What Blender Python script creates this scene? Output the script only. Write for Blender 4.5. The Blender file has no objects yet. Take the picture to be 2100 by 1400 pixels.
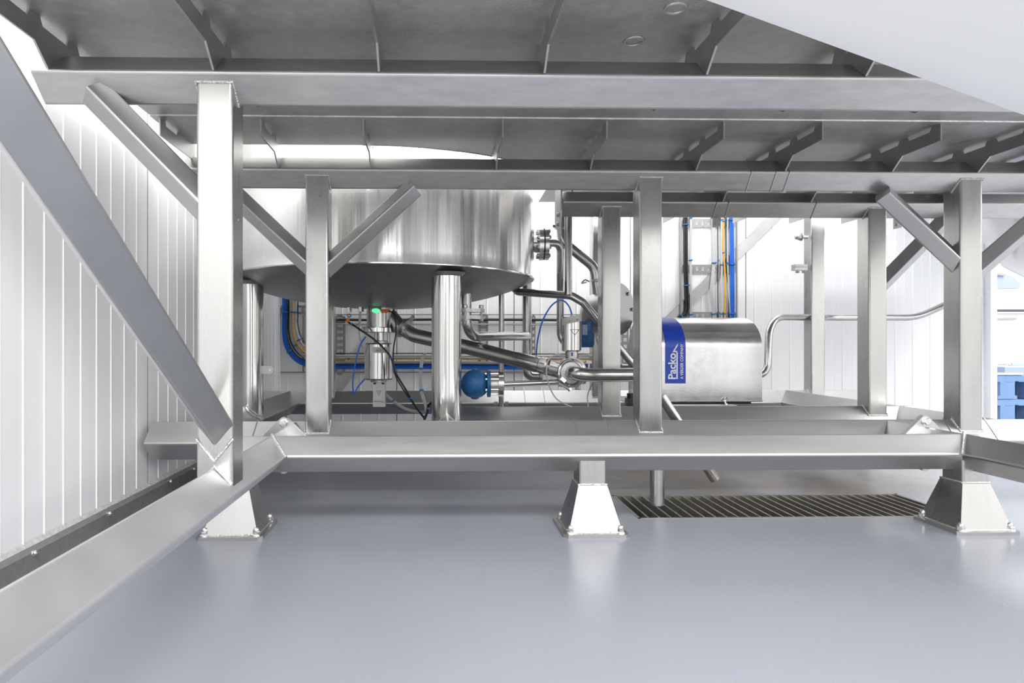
import bpy, math, random
from math import sin, cos, pi, radians
from mathutils import Vector, Matrix
random.seed(7)
C = bpy.context.scene.collection
H = 0.703                      # eye height of the camera above the floor
FPX, CX, CY, PSI = 1300.0, 924.0, 700.0, 0.022

def at(px, py, Y):
    """point of the photograph (2100x1400) seen on the vertical plane y = Y"""
    cx = (px - CX) / FPX
    D = Y / (cos(PSI) - cx * sin(PSI))
    xc = cx * D
    return Vector((xc * cos(PSI) + D * sin(PSI), Y, H + (CY - py) / FPX * D))

def pxm(n, px, Y):
    """length in metres of n pixels at that place"""
    cx = (px - CX) / FPX
    return n / FPX * Y / (cos(PSI) - cx * sin(PSI))

# ------------------------------------------------------------------ materials
def mat(name, color, rough=0.5, metal=0.0, noise=0.0, nscale=8.0, stretch=(1, 1, 1), rvar=0.0, bump=0.0, bscale=60.0, bstretch=(1, 1, 1), emit=None, spec=0.5, coat=0.0, col2=None, detail=5.0):
    m = bpy.data.materials.new(name); m.use_nodes = True
    nt = m.node_tree; b = nt.nodes['Principled BSDF']
    b.inputs['Base Color'].default_value = (*color, 1); b.inputs['Roughness'].default_value = rough
    b.inputs['Metallic'].default_value = metal; b.inputs['Specular IOR Level'].default_value = spec
    b.inputs['Coat Weight'].default_value = coat
    if emit:
        b.inputs['Emission Color'].default_value = (*emit[0], 1); b.inputs['Emission Strength'].default_value = emit[1]
    if noise or rvar or bump or col2:
        tc = nt.nodes.new('ShaderNodeTexCoord')
        mp = nt.nodes.new('ShaderNodeMapping'); mp.inputs['Scale'].default_value = stretch
        nt.links.new(tc.outputs['Object'], mp.inputs['Vector'])
        n = nt.nodes.new('ShaderNodeTexNoise'); n.inputs['Scale'].default_value = nscale; n.inputs['Detail'].default_value = detail
        n.inputs['Roughness'].default_value = 0.6
        nt.links.new(mp.outputs['Vector'], n.inputs['Vector'])
        if noise or col2:
            r = nt.nodes.new('ShaderNodeValToRGB')
            r.color_ramp.elements[0].position = 0.3; r.color_ramp.elements[1].position = 0.7
            lo = col2 if col2 else tuple(max(0, c * (1 - noise)) for c in color)
            hi = color if col2 else tuple(min(1, c * (1 + noise)) for c in color)
            r.color_ramp.elements[0].color = (*lo, 1); r.color_ramp.elements[1].color = (*hi, 1)
            nt.links.new(n.outputs['Fac'], r.inputs['Fac']); nt.links.new(r.outputs['Color'], b.inputs['Base Color'])
        if rvar:
            mr = nt.nodes.new('ShaderNodeMapRange')
            mr.inputs['From Min'].default_value = 0.3; mr.inputs['From Max'].default_value = 0.7
            mr.inputs['To Min'].default_value = max(0.02, rough - rvar); mr.inputs['To Max'].default_value = rough + rvar
            nt.links.new(n.outputs['Fac'], mr.inputs['Value']); nt.links.new(mr.outputs['Result'], b.inputs['Roughness'])
        if bump:
            mp2 = nt.nodes.new('ShaderNodeMapping'); mp2.inputs['Scale'].default_value = bstretch
            nt.links.new(tc.outputs['Object'], mp2.inputs['Vector'])
            n2 = nt.nodes.new('ShaderNodeTexNoise'); n2.inputs['Scale'].default_value = bscale; n2.inputs['Detail'].default_value = 3
            nt.links.new(mp2.outputs['Vector'], n2.inputs['Vector'])
            bp = nt.nodes.new('ShaderNodeBump'); bp.inputs['Strength'].default_value = bump; bp.inputs['Distance'].default_value = 0.01
            nt.links.new(n2.outputs['Fac'], bp.inputs['Height']); nt.links.new(bp.outputs['Normal'], b.inputs['Normal'])
    return m

M = {}
M['steel'] = mat('satin_steel', (.52, .515, .51), .36, 1, noise=.06, nscale=5, rvar=.03, bump=.012, bscale=300)
M['steel_x'] = mat('brushed_beam_steel', (.52, .51, .495), .36, 1, noise=.09, nscale=34, stretch=(.35, 1.4, 1.4), rvar=.04, bump=.02, bscale=260, bstretch=(.08, 1, 1))
M['steel_z'] = mat('brushed_post_steel', (.50, .495, .48), .28, 1, noise=.05, nscale=7, stretch=(1.6, 1.6, .3), rvar=.04, bump=.008, bscale=260, bstretch=(1, 1, .08))
M['steel_low'] = mat('matt_lower_frame_steel', (.60, .595, .58), .40, 1, noise=.06, nscale=7, stretch=(.2, 1.6, 1.6), rvar=.04, bump=.02, bscale=260, bstretch=(.08, 1, 1))
M['steel_side'] = mat('matt_side_beam_steel', (.70, .69, .70), .52, 1, noise=.04, nscale=6, rvar=.03)
M['deck'] = mat('pickled_deck_sheet', (.57, .56, .545), .50, 1, noise=.10, nscale=22, rvar=.06, bump=.18, bscale=120)
M['rib'] = mat('rib_plate_steel', (.50, .495, .49), .42, 1, noise=.08, nscale=20, rvar=.06)
M['weld'] = mat('weld_bead', (.72, .71, .69), .30, 1, noise=.2, nscale=120, bump=.6, bscale=220)
M['tank'] = mat('polished_tank_sheet', (.74, .73, .715), .13, 1, noise=.04, nscale=9, stretch=(2, 2, .15), rvar=.04, bump=.30, bscale=11, bstretch=(1, 1, .008))
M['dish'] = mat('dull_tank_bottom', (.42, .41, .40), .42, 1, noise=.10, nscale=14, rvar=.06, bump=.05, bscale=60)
M['pipe'] = mat('polished_pipe', (.52, .51, .495), .23, 1, noise=.06, nscale=20, rvar=.05)
M['chrome'] = mat('bright_steel', (.78, .775, .76), .14, 1)
M['cast'] = mat('cast_steel', (.52, .51, .50), .38, 1, noise=.12, nscale=60, bump=.15, bscale=300)
M['hood'] = mat('pump_hood_steel', (.74, .74, .74), .22, 1, noise=.04, nscale=16, rvar=.05, bump=.02, bscale=90)
M['wallw'] = mat('white_panel_paint', (.88, .885, .885), .38, 0, noise=.015, nscale=3)
M['wallwr'] = mat('white_panel_rib_paint', (.95, .955, .96), .35, 0)
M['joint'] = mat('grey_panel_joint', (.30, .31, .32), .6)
M['trimw'] = mat('white_column_paint', (.80, .82, .86), .5, 0, noise=.03, nscale=20)
M['kick'] = mat('grey_kick_plate', (.17, .17, .17), .55, 0, noise=.12, nscale=40, bump=.05, bscale=200)
M['seal'] = mat('grey_sealant', (.52, .51, .49), .7, 0, noise=.2, nscale=60)
M['chute'] = mat('white_satin_chute', (.52, .52, .53), .45, 0, noise=.01, nscale=4)
M['blue'] = mat('blue_cast_paint', (.012, .10, .27), .42, 0, noise=.25, nscale=60, bump=.2, bscale=220)
M['bluep'] = mat('blue_sticker', (.012, .06, .50), .35)
M['white'] = mat('white_print', (.92, .92, .93), .5)
M['print'] = mat('dark_print', (.07, .08, .10), .5)
M['black'] = mat('black_rubber', (.013, .013, .015), .45)
M['cab_blue'] = mat('blue_cable', (.012, .14, .62), .4)
M['cab_grey'] = mat('grey_cable', (.45, .45, .45), .45)
M['cab_white'] = mat('pale_cable', (.56, .57, .58), .45)
M['cab_yel'] = mat('yellow_cable', (.85, .42, .01), .4)
M['tie'] = mat('blue_cable_tie', (.01, .17, .42), .45)
M['orange'] = mat('orange_connector', (.85, .20, .01), .4)
M['green'] = mat('green_lamp', (.1, .8, .3), .4, emit=((.12, 1, .35), 1.1))
M['tape'] = mat('beige_tape', (.52, .52, .47), .6)
M['galv'] = mat('galvanised_tray', (.30, .30, .29), .45, .6, noise=.06, nscale=50)
M['grate'] = mat('grate_steel', (.52, .50, .46), .42, 1, noise=.15, nscale=40)
M['pit'] = mat('dark_channel', (.05, .048, .045), .7)
M['pallet'] = mat('blue_pallet_plastic', (.17, .29, .50), .5, 0, noise=.06, nscale=20)
M['glass'] = mat('tinted_pane', (.42, .48, .66), .12)
M['cabw'] = mat('white_cabinet_paint', (.88, .88, .89), .4)
M['bag'] = mat('pale_blue_grey_crate', (.36, .42, .55), .5)
M['gask'] = mat('black_gasket', (.01, .01, .01), .5)

def aniso(m, amount, rot=.25):
    nt = m.node_tree; b = nt.nodes['Principled BSDF']; t = nt.nodes.new('ShaderNodeTangent'); t.direction_type = 'RADIAL'; t.axis = 'Z'
    nt.links.new(t.outputs[0], b.inputs['Tangent']); b.inputs['Anisotropic'].default_value = amount; b.inputs['Anisotropic Rotation'].default_value = rot
M['shell'] = mat('brushed_tank_sheet', (.88, .87, .855), .24, 1, noise=.05, nscale=14, stretch=(2, 2, .08), rvar=.05, bump=.35, bscale=14, bstretch=(1, 1, .004))
aniso(M['shell'], .92)

def floor_mat():
    m = mat('blue_grey_epoxy', (.43, .45, .50), .34)
    nt = m.node_tree; b = nt.nodes['Principled BSDF']; L = nt.links
    tc = nt.nodes.new('ShaderNodeTexCoord')
    n1 = nt.nodes.new('ShaderNodeTexNoise'); n1.inputs['Scale'].default_value = .9; n1.inputs['Detail'].default_value = 4
    L.new(tc.outputs['Object'], n1.inputs['Vector'])
    r = nt.nodes.new('ShaderNodeValToRGB'); r.color_ramp.elements[0].position = .35; r.color_ramp.elements[1].position = .68
    r.color_ramp.elements[0].color = (.245, .258, .29, 1); r.color_ramp.elements[1].color = (.265, .28, .322, 1)
    L.new(n1.outputs['Fac'], r.inputs['Fac'])
    # brown dirt around the drain
    sx = nt.nodes.new('ShaderNodeSeparateXYZ'); L.new(tc.outputs['Object'], sx.inputs[0])
    ms = []
    for out, a, b_, c, d in (('Y', 2.78, 3.05, 4.2, 4.6), ('X', .5, 1.1, 2.2, 3.0)):
        m1 = nt.nodes.new('ShaderNodeMapRange'); m1.interpolation_type = 'SMOOTHSTEP'
        m1.inputs['From Min'].default_value = a; m1.inputs['From Max'].default_value = b_
        L.new(sx.outputs[out], m1.inputs['Value'])
        m2 = nt.nodes.new('ShaderNodeMapRange'); m2.interpolation_type = 'SMOOTHSTEP'
        m2.inputs['From Min'].default_value = d; m2.inputs['From Max'].default_value = c
        L.new(sx.outputs[out], m2.inputs['Value'])
        mm = nt.nodes.new('ShaderNodeMath'); mm.operation = 'MULTIPLY'
        L.new(m1.outputs[0], mm.inputs[0]); L.new(m2.outputs[0], mm.inputs[1]); ms.append(mm)
    n2 = nt.nodes.new('ShaderNodeTexNoise'); n2.inputs['Scale'].default_value = 3.2; n2.inputs['Detail'].default_value = 6
    L.new(tc.outputs['Object'], n2.inputs['Vector'])
    m3 = nt.nodes.new('ShaderNodeMapRange'); m3.inputs['From Min'].default_value = .34; m3.inputs['From Max'].default_value = .62
    L.new(n2.outputs['Fac'], m3.inputs['Value'])
    p = nt.nodes.new('ShaderNodeMath'); p.operation = 'MULTIPLY'; L.new(ms[0].outputs[0], p.inputs[0]); L.new(ms[1].outputs[0], p.inputs[1])
    p2 = nt.nodes.new('ShaderNodeMath'); p2.operation = 'MULTIPLY'; L.new(p.outputs[0], p2.inputs[0]); L.new(m3.outputs[0], p2.inputs[1])
    mx = nt.nodes.new('ShaderNodeMix'); mx.data_type = 'RGBA'
    L.new(p2.outputs[0], mx.inputs['Factor']); L.new(r.outputs['Color'], mx.inputs['A']); mx.inputs['B'].default_value = (.25, .205, .15, 1)
    L.new(mx.outputs['Result'], b.inputs['Base Color'])
    # wet, glossier patch on the right
    w = nt.nodes.new('ShaderNodeMapRange'); w.interpolation_type = 'SMOOTHSTEP'
    w.inputs['From Min'].default_value = 1.35; w.inputs['From Max'].default_value = 1.75
    w.inputs['To Min'].default_value = .36; w.inputs['To Max'].default_value = .14
    L.new(sx.outputs['X'], w.inputs['Value'])
    n4 = nt.nodes.new('ShaderNodeTexNoise'); n4.inputs['Scale'].default_value = 2.0; n4.inputs['Detail'].default_value = 4
    L.new(tc.outputs['Object'], n4.inputs['Vector'])
    ad = nt.nodes.new('ShaderNodeMath'); ad.operation = 'MULTIPLY_ADD'; ad.inputs[1].default_value = .24
    L.new(n4.outputs['Fac'], ad.inputs[0])
    sb = nt.nodes.new('ShaderNodeMath'); sb.operation = 'SUBTRACT'; sb.inputs[1].default_value = .12
    L.new(w.outputs[0], sb.inputs[0]); L.new(sb.outputs[0], ad.inputs[2]); L.new(ad.outputs[0], b.inputs['Roughness'])
    n3 = nt.nodes.new('ShaderNodeTexNoise'); n3.inputs['Scale'].default_value = 160; n3.inputs['Detail'].default_value = 2
    L.new(tc.outputs['Object'], n3.inputs['Vector'])
    bp = nt.nodes.new('ShaderNodeBump'); bp.inputs['Strength'].default_value = .10; bp.inputs['Distance'].default_value = .004
    L.new(n3.outputs['Fac'], bp.inputs['Height']); L.new(bp.outputs['Normal'], b.inputs['Normal'])
    return m
M['floor'] = floor_mat()

# ------------------------------------------------------------------ mesh helpers
class MB:
    def __init__(s): s.v = []; s.f = []
    def add(s, vs, fs):
        o = len(s.v); s.v += [Vector(v) for v in vs]; s.f += [tuple(i + o for i in f) for f in fs]; return s
    def box(s, a, b):
        x0, y0, z0 = a; x1, y1, z1 = b
        return s.add([(x0,y0,z0),(x1,y0,z0),(x1,y1,z0),(x0,y1,z0),(x0,y0,z1),(x1,y0,z1),(x1,y1,z1),(x0,y1,z1)],
                     [(0,3,2,1),(4,5,6,7),(0,1,5,4),(1,2,6,5),(2,3,7,6),(3,0,4,7)])
    def cbox(s, c, d, rot=None):
        R = rot or Matrix.Identity(3); c = Vector(c); h = Vector(d) / 2
        vs = [c + R @ Vector((i*h.x, j*h.y, k*h.z)) for k in (-1,1) for i, j in ((-1,-1),(1,-1),(1,1),(-1,1))]
        return s.add(vs, [(0,3,2,1),(4,5,6,7),(0,1,5,4),(1,2,6,5),(2,3,7,6),(3,0,4,7)])
    def prism(s, poly, vec):
        """3-D polygon swept along vec"""
        n = len(poly); vec = Vector(vec); p = [Vector(q) for q in poly]
        return s.add(p + [q + vec for q in p], [tuple(range(n))[::-1], tuple(range(n, 2*n))] + [(i, (i+1) % n, (i+1) % n + n, i + n) for i in range(n)])
    def loft(s, rings, cap=True):
        n = len(rings[0]); vs = [q for r in rings for q in r]; fs = []
        for k in range(len(rings) - 1):
            for i in range(n):
                a = k*n + i; b = k*n + (i+1) % n; fs.append((a, b, b + n, a + n))
        if cap: fs += [tuple(range(n))[::-1], tuple(range((len(rings)-1)*n, len(rings)*n))]
        return s.add(vs, fs)
    def beam(s, p0, p1, side, roll=45, r=.009, seg=4, up=(0, 0, 1)):
        p0 = Vector(p0); p1 = Vector(p1); d = (p1 - p0).normalized()
        u = Vector(up); x = d.cross(u).normalized(); y = x.cross(d).normalized()
        h = side / 2; ring = []
        for q, (sx, sy) in enumerate(((1,1),(-1,1),(-1,-1),(1,-1))):
            for k in range(seg + 1):
                a = q*pi/2 + k*pi/2/seg
                ring.append((sx*(h-r) + r*cos(a), sy*(h-r) + r*sin(a)))
        c, w = cos(radians(roll)), sin(radians(roll))
        ring = [(a*c - b*w, a*w + b*c) for a, b in ring]
        return s.loft([[p + x*a + y*b for a, b in ring] for p in (p0, p1)])
    def tube(s, path, r, n=14, cap=True):
        P = [Vector(p) for p in path]; rings = []
        t = (P[1] - P[0]).normalized(); nrm = t.orthogonal().normalized()
        for i, p in enumerate(P):
            t1 = (P[min(i+1, len(P)-1)] - P[max(i-1, 0)]).normalized()
            nrm = (nrm - t1 * nrm.dot(t1)).normalized(); bn = t1.cross(nrm)
            rr = r[i] if isinstance(r, (list, tuple)) else r
            rings.append([p + (nrm*cos(2*pi*k/n) + bn*sin(2*pi*k/n))*rr for k in range(n)])
        return s.loft(rings, cap)
    def lathe(s, prof, o, axis=(0, 0, 1), n=32, cap=True):
        """prof: (radius, distance along axis)"""
        ax = Vector(axis).normalized(); x = ax.orthogonal().normalized(); y = ax.cross(x); o = Vector(o)
        return s.loft([[o + ax*h + (x*cos(2*pi*k/n) + y*sin(2*pi*k/n))*max(r, 1e-4) for k in range(n)] for r, h in prof], cap)
    def hexnut(s, o, axis, r, h, rot=0.3):
        ax = Vector(axis).normalized(); x = ax.orthogonal().normalized(); y = ax.cross(x); o = Vector(o)
        ring = lambda q, k_: [o + ax*k_ + (x*cos(rot + k*pi/3) + y*sin(rot + k*pi/3))*q for k in range(6)]
        return s.loft([ring(r, 0), ring(r, h*.85), ring(r*.85, h)])
    def domenut(s, o, axis, r):
        s.lathe([(r*1.35, 0), (r*1.35, r*.22)], o, axis, 18)
        o2 = Vector(o) + Vector(axis).normalized()*r*.22
        s.hexnut(o2, axis, r*1.12, r*.95)
        s.lathe([(r*.86, r*.9), (r*.86, r*1.3), (r*.74, r*1.7), (r*.48, r*1.98), (r*.1, r*2.08)], o2, axis, 18)
        return s
    def sphere(s, c, r, n=24, m=14, sc=(1, 1, 1)):
        c = Vector(c)
        rings = [[c + Vector((cos(2*pi*k/n)*sin(pi*j/m)*r*sc[0], sin(2*pi*k/n)*sin(pi*j/m)*r*sc[1], -cos(pi*j/m)*r*sc[2])) for k in range(n)] for j in range(1, m)]
        return s.loft(rings)

def mesh(name, mb, m, smooth=True, off=None, ang=32):
    me = bpy.data.meshes.new(name)
    me.from_pydata([(v - off) if off else v for v in mb.v], [], mb.f); me.validate(); me.update()
    import bmesh
    bm = bmesh.new(); bm.from_mesh(me); bmesh.ops.recalc_face_normals(bm, faces=bm.faces[:]); bm.to_mesh(me); bm.free()
    if m: me.materials.append(m)
    if smooth:
        for p in me.polygons: p.use_smooth = True
        me.set_sharp_from_angle(angle=radians(ang))
    return me

def fillet(pts, r, seg=8):
    P = [Vector(p) for p in pts]; out = [P[0]]
    for i in range(1, len(P) - 1):
        rr = r[i-1] if isinstance(r, (list, tuple)) else r
        a = (P[i-1] - P[i]); b = (P[i+1] - P[i]); la, lb = a.length, b.length; a.normalize(); b.normalize()
        th = a.angle(b)
        if th > pi - .03: out.append(P[i]); continue
        t = min(rr / math.tan(th/2), la*.49, lb*.49)
        p0, p1 = P[i] + a*t, P[i] + b*t
        rad = t * math.tan(th/2); cdir = (a + b).normalized(); c = P[i] + cdir * (rad / sin(th/2))
        v0 = p0 - c; v1 = p1 - c; ang = v0.angle(v1); ax = v0.cross(v1).normalized()
        for k in range(seg + 1):
            out.append(c + Matrix.Rotation(ang*k/seg, 3, ax) @ v0)
    out.append(P[-1]); return out

def smoothpath(pts, sub=6):
    P = [Vector(p) for p in pts]; P = [P[0]*2 - P[1]] + P + [P[-1]*2 - P[-2]]; out = []
    for i in range(1, len(P) - 2):
        for k in range(sub):
            t = k/sub; a, b, c, d = P[i-1], P[i], P[i+1], P[i+2]
            out.append(.5*((2*b) + (c - a)*t + (2*a - 5*b + 4*c - d)*t*t + (3*b - a - 3*c + d)*t**3))
    out.append(P[-2]); return out

class T:
    """one thing: an Empty at its base with its parts below it"""
    def __init__(s, name, label, cat, loc=(0, 0, 0), group=None, kind=None):
        s.o = bpy.data.objects.new(name, None); C.objects.link(s.o); s.loc = Vector(loc); s.o.location = s.loc
        s.o.empty_display_size = .05
        if label: s.o['label'] = label
        if cat: s.o['category'] = cat
        if group: s.o['group'] = group
        if kind: s.o['kind'] = kind
    def part(s, name, mb, m, parent=None, label=None, smooth=True, ang=32):
        o = bpy.data.objects.new(name, mesh(name, mb, m, smooth, s.loc, ang)); C.objects.link(o)
        o.parent = parent or s.o
        if label: o['label'] = label
        return o

def single(name, mb, m, label, cat, group=None, smooth=True, ang=32):
    c = sum(mb.v, Vector()) / len(mb.v)
    o = bpy.data.objects.new(name, mesh(name, mb, m, smooth, c, ang)); o.location = c; C.objects.link(o)
    o['label'] = label; o['category'] = cat
    if group: o['group'] = group
    return o

def struct(name, mb, m, smooth=False, label=None, parent=None):
    o = bpy.data.objects.new(name, mesh(name, mb, m, smooth)); C.objects.link(o)
    if parent: o.parent = parent
    else: o['kind'] = 'structure'
    if label: o['label'] = label
    return o

def text_mb(txt, size, thick=.0006, bold=0.0):
    cu = bpy.data.curves.new('lettering', 'FONT'); cu.body = txt; cu.size = size; cu.extrude = thick; cu.offset = bold; cu.resolution_u = 3
    ob = bpy.data.objects.new('lettering_tmp', cu); C.objects.link(ob)
    dg = bpy.context.evaluated_depsgraph_get(); dg.update()
    me = bpy.data.meshes.new_from_object(ob.evaluated_get(dg))
    mb = MB(); mb.add([v.co.copy() for v in me.vertices], [tuple(p.vertices) for p in me.polygons])
    bpy.data.objects.remove(ob); bpy.data.curves.remove(cu); bpy.data.meshes.remove(me)
    return mb

def place_text(txt, size, origin, right, up, fitlen=None, thick=.0006, bold=0.0, center=False):
    """letters in the plane spanned by right / up"""
    mb = text_mb(txt, size, thick, bold)
    right = Vector(right).normalized(); up = Vector(up).normalized(); nrm = right.cross(up)
    xs = [v.x for v in mb.v]; x0, x1 = min(xs), max(xs); k = fitlen/(x1 - x0) if fitlen else 1
    sh = (x0 + x1)/2 if center else x0
    mb.v = [Vector(origin) + right*((v.x - sh)*k) + up*v.y + nrm*v.z for v in mb.v]
    return mb

# ------------------------------------------------------------------ the setting
XL, YB = -1.27, 5.22
WALL_END = at(2019, 700, YB).x
fl = MB(); gx0, gx1, gy0, gy1 = .80, 2.12, 2.50, 2.88
fx0, fx1, fy0, fy1 = XL - .1, 9.0, -3.0, 9.2
for a, b in (((fx0, fy0), (fx1, gy0)), ((fx0, gy1), (fx1, fy1)), ((fx0, gy0), (gx0, gy1)), ((gx1, gy0), (fx1, gy1))):
    fl.box((a[0], a[1], -.12), (b[0], b[1], 0))
struct('floor', fl, M['floor'])
pit = MB(); pit.box((gx0 - .01, gy0 - .01, -.14), (gx1 + .01, gy1 + .01, -.10))
struct('trim_1', pit, M['pit'])

def ribbed(name, axis, p0, p1, off, zt, pitch, first, joints, face, alt):
    """sandwich-panel wall: small vertical ribs, a dark seam at every panel joint, flat back"""
    prof = [(p0, 0)]; kinds = []; q = first; k = 0
    while q < p1 - .01:
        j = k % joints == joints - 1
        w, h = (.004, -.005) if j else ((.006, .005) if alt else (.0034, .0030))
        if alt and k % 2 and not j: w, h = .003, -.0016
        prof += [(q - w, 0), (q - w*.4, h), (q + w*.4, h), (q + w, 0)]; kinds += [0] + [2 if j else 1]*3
        q += pitch; k += 1
    kinds.append(0); prof.append((p1, 0))
    poly = [(u, off + face*d) for u, d in prof] + [(p1, off - face*.08), (p0, off - face*.08)]
    mb = MB()
    if axis == 'x': mb.prism([(u, v, 0) for u, v in poly], (0, 0, zt))
    else: mb.prism([(v, u, 0) for u, v in poly], (0, 0, zt))
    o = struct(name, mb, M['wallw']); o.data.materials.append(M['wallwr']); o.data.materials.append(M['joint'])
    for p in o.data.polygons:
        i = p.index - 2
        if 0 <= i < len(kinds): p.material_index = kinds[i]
    return o
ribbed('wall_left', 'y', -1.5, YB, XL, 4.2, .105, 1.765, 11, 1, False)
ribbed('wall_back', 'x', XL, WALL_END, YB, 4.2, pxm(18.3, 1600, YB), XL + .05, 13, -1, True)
col = MB(); col.box((WALL_END, YB - .06, 0), (WALL_END + .055, YB + .2, 4.2))
struct('trim_2', col, M['trimw'])
far = MB(); far.box((WALL_END - .6, 8.9, 0), (9.0, 9.0, 4.2))
struct('wall_right', far, M['wallw'])
# kick plate at the foot of the left wall
kb = MB(); kb.prism([(XL + .004, -1.4, 0), (XL + .03, -1.4, 0), (XL + .03, -1.4, .055), (XL + .004, -1.4, .072)], (0, 6.6, 0))
kick = struct('baseboard_left', kb, M['kick'])
sl = MB(); rnd = random.Random(3); y = -1.4
while y < 5.1:
    w = .04 + rnd.random()*.05; h = .003 + rnd.random()*.006
    sl.prism([(XL + .001, y, .066), (XL + .012, y, .066), (XL + .001, y, .076 + h)], (0, w, 0)); y += w
struct('sealant', sl, M['seal'], parent=kick)
for px in (72, 225, 350, 398):
    Yq = (at(px, 700, 1.0)); # ray slope
    cx = (px - CX)/FPX
    # depth where the ray meets the kick plate
    D = (XL + .035) / (cx*cos(PSI) + sin(PSI)); Yk = D*(cos(PSI) - cx*sin(PSI))
    b = MB(); b.domenut((XL + .022, Yk, .05), (1, 0, .25), .009)
    struct('screw', b, M['chrome'], True, parent=kick)

# ------------------------------------------------------------------ the welded platform frame
YA, Y1, Y2, Y3, Y4 = 1.81, 2.37, 2.785, 3.385, 4.50
ZT, ZL1, ZL2 = H + .735, H - .418, H - .431
S, S2 = .10, .1225
plat = T('steel_platform', 'welded stainless platform frame on posts carrying a ribbed deck overhead', 'platform', (0.6, Y1, 0))
def bm_(name, p0, p1, side, m='steel_x', roll=45, label=None, parent=None):
    mb = MB(); mb.beam(p0, p1, side, roll)
    return plat.part(name, mb, M[m], parent, label, smooth=False)
# deck beams (square tubes standing on edge)
bm_('beam', (-1.10, YA, ZT), (3.45, YA, ZT), S)
bm_('beam', (-1.085, Y2, ZT), (3.45, Y2, ZT), S)
bm_('beam', (.665, Y3, ZT), (3.45, Y3, ZT), S)
# lower frame
bm_('beam', (-.80, Y1, ZL1), (2.06, Y1, ZL1), S, 'steel_low')
bm_('beam', (-1.235, Y2, ZL2), (3.6, Y2, ZL2), S2, 'steel_low')
bm_('beam', (-.02, Y3, ZL2), (2.58, Y3, ZL2), S2, 'steel_low')
bm_('beam', (-1.23, Y4, ZL2), (3.1, Y4, ZL2), S2, 'steel_low')
XLB, XRB = -.615, 2.01
bm_('beam', (XLB, .15, ZL1), (XLB, Y2, ZL1), S, 'steel_side')
bm_('beam', (XRB, .9, ZL1), (XRB, Y2 + .02, ZL1), S, 'steel')
bm_('beam', (-1.035, Y2, ZL2), (-1.035, Y4, ZL2), S2, 'steel')
bm_('beam', (.05, Y2, ZL2 - .005), (.05, Y3, ZL2 - .005), S2, 'steel')
bm_('beam', (2.51, Y2, ZL2), (2.51, Y4, ZL2), S2, 'steel')
# posts
def post(x, y, zb, zt, sb, weld_t=True, weld_b=True, side=S):
    p = bm_('post', (x, y, zb), (x, y, zt), side, 'steel_z', roll=0) if False else None
    mb = MB(); mb.beam((x, y, zb), (x, y, zt), side, 0, up=(0, 1, 0))
    p = plat.part('post', mb, M['steel_z'], smooth=False)
    h = side/2 + .001; r = .0045
    hd = S*.7071
    hb = sb*.7071
    def wl_(pts):
        w = MB(); w.tube(pts, r, 8); plat.part('weld_bead', w, M['weld'], p)
    if weld_t: wl_([(x - h, y, zt - hd), (x - h, y - h, zt - hd + side/2), (x + h, y - h, zt - hd + side/2), (x + h, y, zt - hd)])
    if weld_b: wl_([(x - h, y, zb + hb), (x - h, y - h, zb + hb - side/2), (x + h, y - h, zb + hb - side/2), (x + h, y, zb + hb)])
    return p
PX = {'1': -.612}
post(-.612, YA, ZL1, ZT, S, True, False)
post(-.515, Y2, ZL2, ZT, S2)
post(.932, Y2, ZL2, ZT, S2)
post(2.352, Y2, ZL2, ZT, S2)
post(.926, Y3, ZL2, ZT, S2)
post(2.358, Y3, ZL2, ZT, S2)
post(2.715, Y4, ZL2, H + 1.2, S2, False, True)
post(1.15, Y4, ZL2, H + 1.2, S2, False, True)
post(-.77, Y4, ZL2, H + 1.2, S2, False, True)
# weld at the front face of the leading post where brace and base beam meet it
w = MB(); hy = YA - .051
w.tube([(-.612 - .055, hy, ZL1 + .0157), (-.612, hy, ZL1 + .0737), (-.612 + .048, hy, ZL1 + .025)], .0045, 8)
plat.part('weld_bead', w, M['weld'])
# braces
SB = .066
def brace(p0, p1, up, side=SB, m='steel'):
    mb = MB(); mb.beam(p0, p1, side, 45, r=.007, up=up); return plat.part('brace', mb, M[m], smooth=False)
brace(at(194, 189, YA - .03), at(470, 473, YA), (0, 1, 0))                      # first post, left
brace(at(455, 375, Y2 - .01), at(655, 562, Y2), (0, 1, 0))                      # second post, left
brace(at(850, 385, Y2 - .02), at(655, 562, Y2), (0, 1, 0))                      # second post, right
brace(at(1810, 398, Y2 - .02), at(1985, 562, Y2), (0, 1, 0))                    # right post, left
brace(at(2175, 405, Y2 - .02), at(1995, 560, Y2), (0, 1, 0))                    # right post, right
brace(at(1950, 438, Y3), at(1800, 590, Y3), (0, 1, 0))                          # behind it
# long brace rising toward the viewer from the foot of the leading post
zb = H - .271; yb0 = YA + .02; k = .642
brace((-.612, yb0, zb - k*.0), (-.592, .20, zb + k*(yb0 - .20)), (1, 0, 0), side=.074)
w = MB(); w.tube([(-.612 - .050, hy, zb + .004), (-.612, hy, zb - .060), (-.612 + .052, hy, zb + .004)], .005, 8); plat.part('weld_bead', w, M['weld'])
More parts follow.
